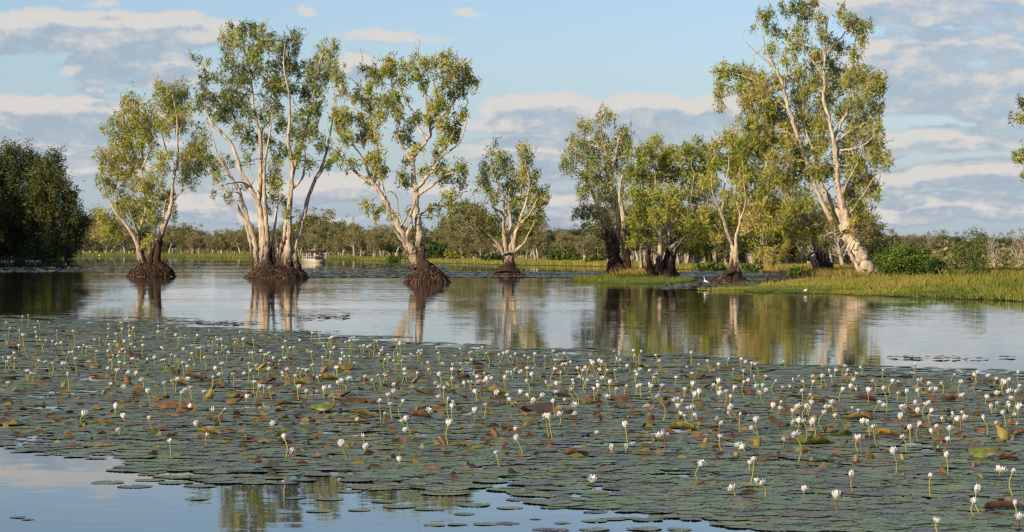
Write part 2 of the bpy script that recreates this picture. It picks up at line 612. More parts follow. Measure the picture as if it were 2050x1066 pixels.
# ------------------------------------------------------------------ leaves / foliage
def leaf_quads(cen, size, tint, droop=0.5, aspect=0.32, r=rng):
    """one pointed leaf (a kite of 4 corners) at each centre, hanging more or less"""
    n = len(cen)
    d = r.normal(size=(n, 3))
    d[:, 2] = d[:, 2] * (1 - droop) - droop * 1.3
    d /= np.linalg.norm(d, axis=1, keepdims=True)
    e = np.cross(d, r.normal(size=(n, 3)))
    e /= np.maximum(np.linalg.norm(e, axis=1, keepdims=True), 1e-6)
    L = size[:, None]
    a = cen - d * L * 0.5
    bb = cen + e * L * aspect * 0.5 - d * L * 0.05
    c = cen + d * L * 0.5
    f = cen - e * L * aspect * 0.5 - d * L * 0.05
    v = np.stack([a, bb, c, f], 1).reshape(-1, 3)
    q = np.arange(n * 4).reshape(-1, 4)
    return v, q, np.repeat(tint, 4)


def foliage_mesh(name, clumps, rad, per, size, tint_mean, tint_sd=0.13, droop=0.5, aspect=0.32, squash=0.8, r=rng):
    """clumps (n,3); rad, per: spread and number of leaves of a clump"""
    clumps = np.asarray(clumps, float)
    n = len(clumps)
    cnt = np.maximum(3, (per * r.uniform(0.5, 1.5, n)).astype(int))
    idx = np.repeat(np.arange(n), cnt)
    rr = np.broadcast_to(np.asarray(rad, float), (n,))[idx]
    off = r.normal(size=(len(idx), 3)) * rr[:, None] * np.array([1, 1, squash]) * 0.6
    off[:, 2] -= np.abs(r.normal(size=len(idx))) * rr * 0.25
    ct = tint_mean + r.normal(size=n) * tint_sd
    tint = np.clip(ct[idx] + r.normal(size=len(idx)) * 0.09, 0, 1)
    sz = size * r.uniform(0.6, 1.35, len(idx))
    v, q, t = leaf_quads(clumps[idx] + off, sz, tint, droop, aspect, r)
    return mesh_np(name, v, [q], {'tint': t})


# ------------------------------------------------------------------ tree builder
def root_mound(name, parent, base, rx, ry, h, p=2.2, seed=0, lobes=(), strands=420, foot=1.0):
    """a lumpy island of matted roots; lobes: (dx, dz factor, width) bulges; coordinates relative to the parent at base"""
    r = np.random.default_rng(seed)
    nu, nv = 110, 18
    V = []
    for j in range(nv + 1):
        f = j / nv
        for i in range(nu):
            a = 2 * math.pi * i / nu
            k = 1 + 0.09 * (abs(mnoise.noise(Vector((math.cos(a) * 4.5, math.sin(a) * 4.5, seed + f * 0.8)))) * 2.6 - 0.6) * f + 0.16 * mnoise.noise(Vector((math.cos(a) * 1.6 + seed, math.sin(a) * 1.6, f * 1.2))) + 0.10 * mnoise.noise(Vector((math.cos(a) * 5, math.sin(a) * 5 + seed, f * 3)))
            x, y = math.cos(a) * rx * f * k, math.sin(a) * ry * f * k
            z = h * (1 - f ** p)
            for (lx, lh, lw) in lobes:
                z += h * lh * math.exp(-((x - lx) / lw) ** 2) * (1 - f ** 4)
            z += h * 0.26 * mnoise.noise(Vector((x * 1.3 + seed, y * 1.3, 3.1))) * (1 - f * 0.6) + 0.20 * mnoise.noise(Vector((x * 3.6 + seed, y * 3.6, 1.7))) + 0.11 * mnoise.noise(Vector((x * 11 + seed, y * 11, 4.7)))
            if j == nv:
                z = -0.35
            V.append((x, y, z))
    q = []
    for j in range(nv):
        for i in range(nu):
            i2 = (i + 1) % nu
            q.append((j * nu + i, (j + 1) * nu + i, (j + 1) * nu + i2, j * nu + i2))
    me = mesh_np(name, V, [np.array(q)], None, True)
    mo = obj('root_mound', me, M['mound'], parent)
    mb = MB()
    for s in range(strands):
        a = r.uniform(0, 2 * math.pi)
        f0 = r.uniform(0.05, 0.95)
        f1 = min(1.10, f0 + r.uniform(0.08, 0.32))
        pts, da = [], r.normal() * 0.9
        for f in np.linspace(f0, f1, 6):
            aa = a + da * f + r.normal() * 0.10
            x, y = math.cos(aa) * rx * f, math.sin(aa) * ry * f
            z = h * max(0.0, 1 - f ** p)
            for (lx, lh, lw) in lobes:
                z += h * lh * math.exp(-((x - lx) / lw) ** 2) * max(0, 1 - f ** 4)
            pts.append((x, y, z + r.uniform(-0.03, 0.09) * (1.25 - f) + 0.01))
            r0 = r.uniform(0.018, 0.05)
        mb.tube(pts, np.linspace(r0, r0 * 0.5, 6), 4, np.full(6, r.uniform(0, 1)))
    for s in range(strands):
        a = r.uniform(0, 2 * math.pi)
        f = r.uniform(0.72, 1.0)
        zt = h * max(0.0, 1 - f ** p) + r.uniform(-0.05, 0.05)
        x, y = math.cos(a) * rx * f, math.sin(a) * ry * f
        L = r.uniform(0.12, 0.5)
        o1 = np.array([math.cos(a), math.sin(a), 0]) * (0.06 + 0.10 * r.random())
        d_ = r.normal(size=3) * 0.05
        mb.tube([(x, y, zt + 0.05), np.array([x, y, zt - L * 0.35]) + o1 + d_, np.array([x, y, zt - L]) + o1 * 1.6 + d_ * 2], [0.028, 0.022, 0.008], 4, np.full(3, r.uniform(0, 1)))
    ro = obj('roots', mb.mesh('roots'), M['root'], mo)
    tag(ro, kind='stuff')
    return mo


def tree(name, label, cat, base, limbs, blobs, dens=1.0, depth=0.75, char=None, leaf='leaf', tint=0.5, tint_sd=0.15, clump_r=6.2, per=16, lsize=0.26,
         seed=0, mound=None, group=None, twig=True, Y=None, bark='bark', droop=0.68, fork=1.0, behind=0.15, bare=30, name_trunk='trunk'):
    """limbs: (kind, [(px, py, radius px[, depth m])...]) ; blobs: foliage masses (px, py, rx, ry[, density]) as seen on the photograph, each
    given its own distance round the trunk"""
    r = np.random.default_rng(seed + 100)
    bx = G(*base) if Y is None else P3(base[0], base[1], Y)
    Y0 = bx[1]
    mpp = Y0 / F
    root = empty(name, (bx[0], bx[1], max(bx[2], 0.0) if Y is None else bx[2]), label, cat, group)
    org = np.array(root.location)
    if mound:
        root_mound('root_mound', root, bx, seed=seed, **mound)
    nodes, nrad = [], []
    for kind, pl in limbs:
        e = r.normal() * depth * 1.2
        a = []
        L = len(pl)
        for i, q in enumerate(pl):
            dz = q[3] if len(q) > 3 else (e * (i / (L - 1)) ** 1.2 * 2.0)
            w = P3(q[0], q[1], Y0 + dz)
            a.append((*w, q[2] * mpp * (0.94 - 0.22 * i / (L - 1))))
        if kind == 'trunk' and a[0][3] < 0.9:
            a[0] = (*a[0][:3], a[0][3] * 1.35)
        c = catmull(a, 5)
        c[:, :3] += r.normal(size=(len(c), 3)) * np.minimum(c[:, 3:4] * 0.16, 0.06)
        c[0, :3] = a[0][:3]
        k = 12 if c[0, 3] > 0.12 else 7
        rad = np.maximum(c[:, 3], 0.02)
        rr = rad[:, None] * (1 + 0.13 * r.normal(size=(len(c), k)))
        if char is not None:
            zc = P3(base[0], char + (r.uniform(-22, 34) if kind == 'trunk' else 0), Y0)[2]
            val = np.clip(0.5 - (c[:, 2] - zc) * 0.22, 0, 1)
        else:
            val = np.zeros(len(c))
        mb = MB()
        mb.tube(c[:, :3] - org, rr, k, val, cap=True)
        obj(kind, mb.mesh(kind), M[bark], root)
        keep = slice(len(c) // 3, None)
        nodes.append(c[keep, :3])
        nrad.append(c[keep, 3])
    nodes = np.concatenate(nodes)
    nrad = np.concatenate(nrad)
    # foliage clumps
    xs = np.array([b[0] for b in blobs])
    x0, x1 = xs.min(), xs.max()
    hw = max((x1 - x0) / 2, 30) * mpp
    cl, bt = [], []
    for b in blobs:
        dn = b[4] if len(b) > 4 else 1.0
        n = max(2, int(round(b[2] * b[3] * 0.145 * dens * dn)))
        u = (b[0] - (x0 + x1) / 2) * mpp / hw
        dz = r.uniform(-1 + behind, 1) * hw * depth * math.sqrt(max(0.08, 1 - u * u))
        ctr = P3(b[0], b[1], Y0 + dz)
        o = r.normal(size=(n, 3)) * 0.66
        o *= np.minimum(1.0, 1.5 / np.maximum(np.linalg.norm(o, axis=1, keepdims=True), 1e-6))
        s = mpp * np.array([b[2], (b[2] + b[3]) / 2 * 1.1, b[3]])
        cl.append(ctr + o * s)
        bt.append(np.full(n, r.normal() * 0.13))
    cl = np.concatenate(cl)
    bt = np.concatenate(bt)
    # twigs: each clump is reached from the nearest wood, nearest clumps first
    if twig:
        d2 = ((cl[:, None, :] - nodes[None, ::2, :]) ** 2).sum(-1).min(1)
        mb = MB()
        NP = np.zeros((len(nodes) + 6 * len(cl), 3))
        NR = np.zeros(len(NP))
        NP[:len(nodes)], NR[:len(nodes)] = nodes, nrad
        cnt = len(nodes)
        for i in np.argsort(d2):
            c = cl[i]
            dv = c - NP[:cnt]
            dist = np.sqrt((dv ** 2).sum(1))
            cost = dist * (1 + 0.9 * np.clip(-dv[:, 2] / np.maximum(dist, 0.01), 0, 1)) - 0.35 * np.minimum(NR[:cnt], 0.3)
            j = int(np.argmin(cost))
            p0, r0 = NP[j].copy(), NR[j]
            L = dist[j]
            if L < 0.12:
                continue
            st = min(r0 * 0.66, 0.026 + 0.030 * L * fork)
            st = max(st, 0.020)
            t = np.linspace(0, 1, 6)
            up = np.array([0, 0, 1.0]) * L * 0.14
            pts = p0 + np.outer(t, c - p0) + np.outer(np.sin(t * math.pi), up + r.normal(size=3) * L * 0.10)
            pts[1:-1] += r.normal(size=(4, 3)) * L * 0.035
            rd = st + (0.014 - st) * t
            mb.tube(pts - org, rd, 5 if st > 0.05 else 4, np.zeros(6))
            NP[cnt:cnt + 4] = pts[2:]
            NR[cnt:cnt + 4] = rd[2:]
            cnt += 4
        for _ in range(bare):
            j = r.integers(len(nodes), cnt) if cnt > len(nodes) else 0
            p0 = NP[j]
            L = r.uniform(0.6, 1.6)
            dr = r.normal(size=3)
            dr[2] = abs(dr[2]) + 0.6
            dr /= np.linalg.norm(dr)
            t = np.linspace(0, 1, 5)
            pts = p0 + np.outer(t * L, dr) + np.vstack([np.zeros(3), r.normal(size=(4, 3)) * 0.07 * L])
            mb.tube(pts - org, np.linspace(0.042, 0.016, 5), 4, np.zeros(5))
        tag(obj('twigs', mb.mesh('twigs'), M[bark], root), kind='stuff')
    n = len(cl)
    tcl = cl - org
    cnts = np.maximum(4, (per * r.uniform(0.45, 1.55, n)).astype(int))
    idx = np.repeat(np.arange(n), cnts)
    rr = clump_r * mpp * r.uniform(0.7, 1.3, n)[idx]
    off = r.normal(size=(len(idx), 3)) * rr[:, None] * np.array([0.50, 0.50, 0.85])
    off[:, 2] -= np.abs(r.normal(size=len(idx))) * rr * 0.30
    ct = tint + bt + r.normal(size=n) * tint_sd
    tt = np.clip(ct[idx] - 0.04 + r.normal(size=len(idx)) * 0.13, 0, 0.97)
    dead = r.random(n) < 0.05
    tt[dead[idx]] = 1.0
    v, q, t = leaf_quads(tcl[idx] + off, lsize * r.uniform(0.5, 1.5, len(idx)), tt, droop, 0.23, r)
    tag(obj('crown', mesh_np('crown', v, [q], {'tint': t}), M[leaf], root), kind='stuff')
    return root


# ================================================================== SETTING
def ground_sheet(name, front, back, z, material, slope=0.006, kind='structure'):
    """a land sheet in strips between a front and a back outline (equal numbers of ground points), with a gentle slope into the water on both sides"""
    fr, bk = np.array(front, float), np.array(back, float)
    n = len(fr)
    rows = [np.column_stack([fr * (1 - slope), np.full(n, -0.12)]), np.column_stack([fr, np.full(n, z)]), np.column_stack([bk, np.full(n, z)]), np.column_stack([bk * (1 + slope), np.full(n, -0.12)])]
    v = np.concatenate(rows)
    q = [(r_ * n + i, r_ * n + i + 1, (r_ + 1) * n + i + 1, (r_ + 1) * n + i) for r_ in range(3) for i in range(n - 1)]
    return tag(obj(name, mesh_np(name, v, [np.array(q)]), material), kind=kind)


def pix_line(pts, x0, x1, n):
    xs = np.linspace(x0, x1, n)
    pts = sorted(pts)
    return [G(x, np.interp(x, [p[0] for p in pts], [p[1] for p in pts]))[:2] for x in xs]


# water: one sheet to the horizon
wm = mesh_np('water', [(-4000, -300, 0), (4000, -300, 0), (4000, 6000, 0), (-4000, 6000, 0)], [np.array([[0, 1, 2, 3]])])
tag(obj('water', wm, M['water']), kind='structure')

SHORE = [(-900, 519), (-300, 518), (0, 517.5), (118, 515.5), (160, 513), (300, 514.5), (500, 517), (640, 519), (700, 520.5), (735, 522.5), (800, 524), (850, 526.5), (950, 529), (1060, 531.5), (1180, 533.5), (1290, 537),
         (1390, 541), (1480, 543), (1570, 545), (1640, 550), (1720, 553), (1800, 556), (1900, 557), (2050, 558), (2300, 560), (2900, 562)]
shore_pts = np.array(pix_line(SHORE, -900, 2900, 160))
ground_sheet('far_bank', shore_pts, shore_pts * (5000.0 / shore_pts[:, 1:2]), 0.08, M['soil'])

NEARB = [(1392, 581), (1440, 584), (1500, 584.5), (1570, 586), (1640, 588), (1720, 591), (1800, 594), (1900, 598), (2050, 603), (2250, 607), (2500, 611)]
NEARB_BACK = [(2500, 561), (2050, 560), (1900, 559.5), (1760, 558), (1690, 557), (1625, 560), (1570, 568), (1510, 576), (1450, 579), (1400, 579.5)]
ground_sheet('grassy_bank', pix_line(NEARB, 1490, 2500, 60), pix_line(NEARB_BACK, 1490, 2500, 60), 0.05, M['soil'])
ISL = [(1150, 563), (1200, 567), (1260, 569), (1320, 569), (1370, 567), (1390, 563), (1370, 560), (1330, 557), (1270, 555), (1220, 555), (1180, 558)]
ground_sheet('islet', pix_line(ISL[:6], 1150, 1390, 30), pix_line(ISL[5:] + [ISL[0]], 1150, 1390, 30), 0.05, M['soil'])
GROVE = [(-700, 522), (-250, 521.5), (0, 520), (60, 519.5), (112, 518), (120, 516.5)]
ground_sheet('grove_bank', pix_line(GROVE, -700, 120, 40), pix_line([(-700, 510.5), (120, 513)], -700, 120, 40), 0.25, M['soil'])


def in_poly(x, y, poly):
    c = np.zeros(len(x), bool)
    p = np.asarray(poly)
    j = len(p) - 1
    for i in range(len(p)):
        xi, yi, xj, yj = *p[i], *p[j]
        k = ((yi > y) != (yj > y)) & (x < (xj - xi) * (y - yi) / (yj - yi + 1e-12) + xi)
        c ^= k
        j = i
    return c


def grass(name, pts, z, h, w, tint, lean=0.35, r=rng):
    """blades: one bent triangle pair each, rooted at pts"""
    n = len(pts)
    h = h * r.uniform(0.55, 1.35, n)
    a = r.uniform(0, 2 * math.pi, n)
    base = np.column_stack([pts, np.full(n, z)])
    side = np.column_stack([np.cos(a), np.sin(a) * 0.4, np.zeros(n)]) * (w * r.uniform(0.6, 1.3, n))[:, None] * 0.5
    ln = r.normal(size=(n, 2)) * lean
    mid = base + np.column_stack([ln * 0.35 * h[:, None], h * 0.6])
    tip = base + np.column_stack([ln * h[:, None], h])
    v = np.stack([base - side, base + side, mid + side * 0.7, tip, mid - side * 0.7], 1).reshape(-1, 3)
    q = np.arange(n * 5).reshape(-1, 5)
    t = np.repeat(np.clip(tint + r.normal(size=n) * 0.10, 0, 1), 5)
    o = obj(name, mesh_np(name, v, [q], {'tint': t}), M['grass'])
    return tag(o, kind='stuff')


def nz(x, y, s, o=0.0):
    return np.array([mnoise.noise(Vector((a * s + o, b * s, o))) for a, b in zip(x, y)])


def pix_band(n, x0, x1, yf, yb, r=rng):
    """random ground points between two shorelines given as pixel functions"""
    px = r.uniform(x0, x1, n)
    t = r.random(n)
    py = yf(px) * (1 - t) + yb(px) * t
    return px, py, np.array([G(a, b)[:2] for a, b in zip(px, py)])


lin = lambda pts: (lambda x: np.interp(x, [p[0] for p in pts], [p[1] for p in pts]))
# near bank: a tall fringe of yellowing grass, greener at the water
px, py, pts = pix_band(80000, 1395, 2140, lambda x: lin(NEARB)(x) + 1.2 + 1.6 * np.sin(x * 0.09) * np.sin(x * 0.031 + 1), lin(sorted(NEARB_BACK)))
k = nz(pts[:, 0], pts[:, 1], 0.16, 2.0)
thin = rng.random(len(px)) < np.clip((px - 1415) / 170, 0.03, 1) * (0.35 + 0.65 * (nz(pts[:, 0], pts[:, 1], 0.8, 7.7) > -0.25))
px, py, pts, k = px[thin], py[thin], pts[thin], k[thin]
edge = np.clip((lin(NEARB)(px) - py) / 14.0, 0, 1)
k3 = nz(pts[:, 0], pts[:, 1], 0.45, 6.1)
hh = (0.06 + 0.20 * np.clip((px - 1480) / 420, 0, 1)) * (0.6 + 0.4 * edge) * (1 + 0.6 * k + 0.9 * k3)
hh = np.where(k3 < -0.42, hh * 0.3, hh) * rng.choice([0.6, 1.0, 1.0, 1.6], len(hh))
grass('bank_grass', pts, 0.05, np.maximum(hh, 0.08), 0.05, 0.16 + 0.34 * edge * (1 - 0.55 * np.clip((px - 1850) / 200, 0, 1)) + 0.5 * k + 0.2 * nz(pts[:, 0], pts[:, 1], 0.6, 3.3), r=rng)
# islet: low bright green turf
# dry brown tussocks round the foot of the leaning giant
dq = rng.normal(size=(2600, 2)) * np.array([1.5, 1.1]) + P3(1748, 560, 181)[:2]
dq = np.concatenate([dq, rng.normal(size=(900, 2)) * np.array([1.0, 1.2]) + P3(1290, 556, 184)[:2], rng.normal(size=(700, 2)) * np.array([1.6, 1.0]) + P3(1640, 560, 192)[:2]])
grass('dry_grass', dq, 0.05, 0.55, 0.05, 0.92, 0.5)
px, py, pts = pix_band(20000, 1150, 1390, lin(ISL[:6]), lin(sorted(ISL[5:] + [ISL[0]])))
k = nz(pts[:, 0], pts[:, 1], 0.3, 5.0)
grass('islet_grass', pts, 0.03, 0.12 * (1 + 1.5 * k) * rng.choice([0.6, 1.0, 1.0, 1.8], len(k)), 0.035, 0.16 + 0.3 * k)
# far bank: strips of grass along the shore
px, py, pts = pix_band(52000, 100, 2140, lambda x: lin(SHORE)(x) + 0.35, lambda x: lin(SHORE)(x) - np.interp(x, [100, 700, 1300, 2100], [4.5, 5, 11, 13]))
k = nz(pts[:, 0], pts[:, 1], 0.05, 9.0)
grass('shore_grass', pts, 0.05, 0.42 * (1 + 0.7 * k) * np.interp(px, [100, 650, 900], [1.5, 1.1, 1.0]), 0.10, np.interp(px, [100, 600, 850, 1200, 2100], [.22, .25, .48, .5, .6]) + 0.5 * k)

# ================================================================== MAIN TREES
tr, br = 'trunk', 'branch'
T1_L = [
    (tr, [(284, 538, 6), (276, 493, 4.5), (257, 456, 4), (228, 420, 3), (204, 368, 1.6), (200, 340, 1)]),
    (tr, [(289, 536, 7), (280, 497, 5.5), (279, 465, 4), (289, 432, 3.2), (291, 408, 3), (286, 370, 2.8), (284, 340, 2.6), (285, 311, 2.6), (279, 251, 2), (262, 215, 1)]),
    (tr, [(315, 538, 7.5), (319, 485, 6.5), (331, 448, 5), (343, 408, 4.2), (347, 360, 3.6), (355, 319, 3), (355, 271, 2.2), (353, 230, 1.6), (345, 190, 1)]),
    (tr, [(300, 538, 7), (305, 500, 5), (319, 470, 3.5), (326, 440, 2.2), (332, 400, 1.2)]),
    (br, [(345, 400, 2.6), (367, 381, 1.8), (387, 370, 1)]),
    (br, [(349, 330, 2.4), (333, 300, 1.8), (325, 270, 1)]),
    (br, [(286, 335, 2.4), (300, 300, 1.6), (300, 260, 1)]),
    (br, [(277, 470, 3), (262, 430, 2), (250, 395, 1.2)]),
    (br, [(275, 495, 3), (250, 492, 1.8), (232, 480, 1.2), (215, 470, .8)]),
    (br, [(255, 455, 2.4), (225, 440, 1.6), (205, 435, 1)]),
]
T1_B = [(261, 205, 12, 18), (240, 259, 26, 24), (269, 235, 26, 24), (297, 235, 13, 20), (329, 186, 18, 18), (361, 188, 16, 22), (341, 218, 26, 20), (365, 240, 15, 22), (325, 251, 22, 16), (224, 318, 26, 24), (245, 344, 30, 24),
        (261, 300, 30, 24), (293, 275, 17, 22), (325, 323, 19, 19), (297, 368, 24, 20), (212, 366, 12, 18), (386, 311, 20, 30), (377, 348, 18, 22), (400, 292, 14, 22), (333, 392, 15, 18), (249, 408, 26, 23), (277, 424, 20, 22),
        (301, 412, 19, 26), (222, 456, 22, 18), (198, 466, 12, 12), (289, 460, 22, 16), (313, 440, 14, 15), (297, 485, 10, 8), (349, 424, 7, 14, .6), (204, 432, 12, 15), (320, 170, 10, 6)]
tree('paperbark_tree', 'bushy paperbark on a low root mound, beside the dark grove, leafy down to its base', 'tree', (303, 554), T1_L, T1_B, char=478, seed=1, tint=0.56, dens=1.15, fork=1.3,
     mound=dict(rx=1.75, ry=1.5, h=0.85, p=5, lobes=((-0.75, .28, .7), (0.85, .22, .6))))

T2_L = [
    (tr, [(512, 540, 6), (504, 497, 4.2), (491, 447, 3.8), (475, 413, 3.4), (459, 392, 2.8), (441, 368, 2.2), (415, 339, 1.3)]),
    (tr, [(515, 538, 6.5), (509, 484, 5), (496, 442, 4.6), (480, 387, 4.2), (467, 363, 3.6), (451, 337, 3), (436, 310, 2.4), (425, 275, 1.6), (413, 240, 1)]),
    (tr, [(528, 540, 14), (528, 500, 9.5), (523, 447, 7.6), (517, 408, 6.6), (501, 376, 5), (483, 345, 4.6), (472, 310, 4.4), (460, 286, 4), (440, 262, 3.4), (424, 248, 3), (411, 210, 2.2), (413, 171, 1.5), (405, 136, 1)]),
    (br, [(518, 410, 5), (521, 365, 5), (522, 313, 4.6), (520, 269, 4), (514, 246, 3.2), (506, 204, 2.6), (503, 161, 2), (492, 125, 1.5), (487, 84, .9)]),
    (br, [(520, 272, 3), (528, 256, 2.4), (544, 239, 2), (556, 228, 1.4)]),
    (tr, [(537, 535, 8), (536, 484, 5), (533, 447, 5), (530, 405, 4.8), (528, 353, 4.2), (532, 310, 3.2), (540, 270, 2.2), (545, 230, 1.4)]),
    (tr, [(546, 538, 5), (547, 484, 3.4), (554, 416, 3.2), (556, 385, 2), (552, 350, 1.1)]),
    (tr, [(558, 542, 9), (564, 497, 5), (571, 455, 3.6), (573, 420, 2.4), (570, 395, 1.2)]),
    (tr, [(574, 540, 13), (578, 490, 6.2), (579, 463, 5.6), (580, 405, 5.6), (585, 352, 5), (584, 318, 4.4), (577, 286, 3.8), (580, 231, 3), (579, 193, 2.4), (568, 133, 1.6), (571, 84, .9)]),
    (br, [(587, 378, 3), (604, 358, 2.6), (609, 339, 2.2), (611, 310, 1.6), (603, 270, 1)]),
    (tr, [(592, 540, 10), (591, 500, 5), (599, 468, 5), (609, 431, 4.6), (617, 397, 4.4), (630, 363, 4.2), (643, 337, 3.8), (654, 303, 3.2), (661, 269, 2.4), (668, 230, 1.2)]),
    (br, [(634, 357, 3), (654, 329, 2), (664, 316, 1)]),
    (br, [(586, 350, 4), (600, 300, 3.2), (613, 255, 2.8), (621, 222, 2.6), (628, 188, 2.4), (634, 161, 2), (642, 117, 1.5), (656, 98, .9)]),
    (br, [(500, 375, 3), (486, 366, 2.2), (470, 366, 1.6), (450, 370, 1)]),
    (br, [(500, 374, 2), (508, 360, 1.5), (500, 340, .8)]),
    (br, [(578, 440, 2), (592, 432, 1.4), (598, 427, .7)]),
    (br, [(478, 385, 2.4), (462, 350, 1.8), (448, 320, 1.2)]),
    (tr, [(566, 545, 8), (570, 520, 6), (572, 497, 4.5), (575, 470, 3)]),
]
T2_B = [(460, 52, 6, 7), (452, 76, 14, 12), (487, 60, 20, 12), (517, 65, 15, 13), (530, 78, 13, 12), (460, 98, 11, 14), (479, 84, 15, 15), (522, 98, 20, 15), (560, 98, 13, 15), (582, 93, 17, 20), (596, 71, 7, 11), (544, 80, 8, 9),
        (457, 128, 15, 13), (492, 139, 20, 15), (517, 133, 15, 13), (547, 147, 19, 20), (577, 125, 15, 15), (596, 139, 16, 15), (620, 131, 13, 13), (653, 109, 17, 17), (669, 90, 8, 9), (645, 95, 7, 9), (664, 136, 17, 15), (645, 152, 15, 15),
        (623, 161, 13, 16), (389, 114, 7, 7, .7), (403, 128, 4, 5), (416, 120, 4, 4), (411, 155, 14, 11, .8), (435, 152, 9, 9, .8), (411, 182, 12, 11), (462, 166, 16, 15), (490, 163, 15, 13), (460, 193, 24, 16), (424, 199, 16, 13),
        (484, 204, 18, 15), (394, 212, 12, 12), (544, 182, 18, 22), (560, 171, 16, 16), (579, 174, 15, 13), (609, 188, 15, 18), (550, 218, 18, 13), (528, 231, 12, 11), (601, 226, 16, 15), (631, 220, 13, 16), (500, 226, 12, 12),
        (460, 220, 24, 14), (438, 231, 18, 13), (403, 256, 9, 7, .7), (479, 256, 14, 12), (503, 275, 14, 16), (536, 280, 12, 14), (566, 248, 15, 15), (596, 269, 20, 18), (626, 261, 15, 16), (645, 291, 13, 14), (566, 299, 12, 12),
        (598, 305, 14, 13), (642, 209, 9, 9), (491, 318, 12, 9), (449, 324, 14, 14, .7), (415, 316, 16, 13), (399, 329, 11, 12), (428, 339, 13, 9), (438, 355, 9, 10, .7), (430, 381, 6, 7, .7), (459, 389, 9, 9, .7), (457, 402, 4, 7, .8),
        (486, 373, 6, 7, .7), (551, 347, 12, 13), (551, 371, 14, 15), (549, 395, 9, 9), (570, 402, 8, 10), (572, 426, 6, 8), (554, 321, 11, 13), (601, 316, 14, 11), (620, 329, 9, 9), (659, 326, 9, 9), (538, 416, 5, 8, .7), (508, 110, 14, 10), (640, 180, 12, 12)]
tree('paperbark_tree', 'tall many-stemmed white paperbark in the water, trunks fanning from one wide root mound', 'tree', (553, 557), T2_L, T2_B, char=486, seed=2, tint=0.45, tint_sd=0.18, dens=0.95, fork=1.3, bare=60, behind=0.4,
     mound=dict(rx=2.25, ry=1.7, h=0.72, p=4, lobes=((-0.7, .22, .9), (0.9, .2, .8))))

T3_L = [
    (tr, [(846, 540, 16), (843, 515, 10), (840, 490, 8.5), (839, 467, 8), (834, 432, 7.2), (832, 403, 7), (832, 379, 6.6), (828, 354, 5.8), (826, 322, 5.2), (833, 307, 4.6), (853, 283, 4), (862, 268, 3.8), (862, 249, 3), (880, 236, 2.4), (894, 224, 2.2), (914, 197, 1.6), (928, 165, 1)]),
    (br, [(826, 326, 4), (815, 308, 3), (804, 295, 2.4), (798, 280, 1.4)]),
    (br, [(858, 279, 3.4), (847, 268, 3.4), (836, 254, 2.8), (828, 227, 2.2), (811, 200, 1.8), (804, 180, 1.4), (792, 153, .9)]),
    (br, [(862, 252, 2.6), (855, 227, 2.2), (853, 205, 2), (850, 180, 1.6), (838, 158, 1.2), (836, 112, .6)]),
    (br, [(832, 380, 5), (845, 366, 4.2), (862, 345, 3.6), (872, 334, 3.2), (884, 312, 2.6), (904, 300, 2.2), (923, 280, 1.8), (933, 246, 1.4), (940, 225, .8)]),
    (br, [(835, 392, 4), (855, 379, 3.6), (875, 364, 2.6), (894, 350, 1.8), (915, 345, 1)]),
    (br, [(836, 436, 3.4), (847, 426, 2.8), (860, 414, 2), (874, 410, 1.6), (888, 414, 1.8), (900, 400, 1.6), (910, 375, 1)]),
    (tr, [(836, 535, 13), (828, 508, 8.5), (821, 496, 8), (806, 471, 7.4), (794, 445, 7), (782, 423, 6), (770, 401, 5.4), (758, 381, 5), (743, 364, 4.4), (723, 354, 3.4), (709, 342, 3), (690, 326, 2.4), (675, 300, 2), (662, 280, 1.6), (655, 250, .9)]),
    (br, [(743, 364, 3.4), (736, 340, 3), (726, 317, 2.4), (709, 292, 1.8), (700, 265, 1)]),
    (br, [(757, 380, 3), (760, 340, 2.6), (755, 295, 2.2), (753, 266, 1.8), (743, 229, 1.2), (738, 195, .8)]),
    (br, [(816, 500, 4.5), (804, 481, 4), (792, 464, 2.8), (780, 458, 1.8), (766, 456, 1.2)]),
    (br, [(812, 478, 4.6), (823, 450, 4), (821, 432, 3.6), (828, 415, 2.6), (831, 400, 2)]),
    (br, [(806, 455, 2.6), (797, 423, 2.2), (794, 396, 2), (782, 384, 1.5), (772, 387, 1)]),
    (br, [(782, 425, 2.6), (772, 395, 2), (767, 370, 1.4), (762, 345, .8)]),
    (br, [(800, 455, 2.4), (812, 440, 1.8), (816, 425, 1.2)]),
]
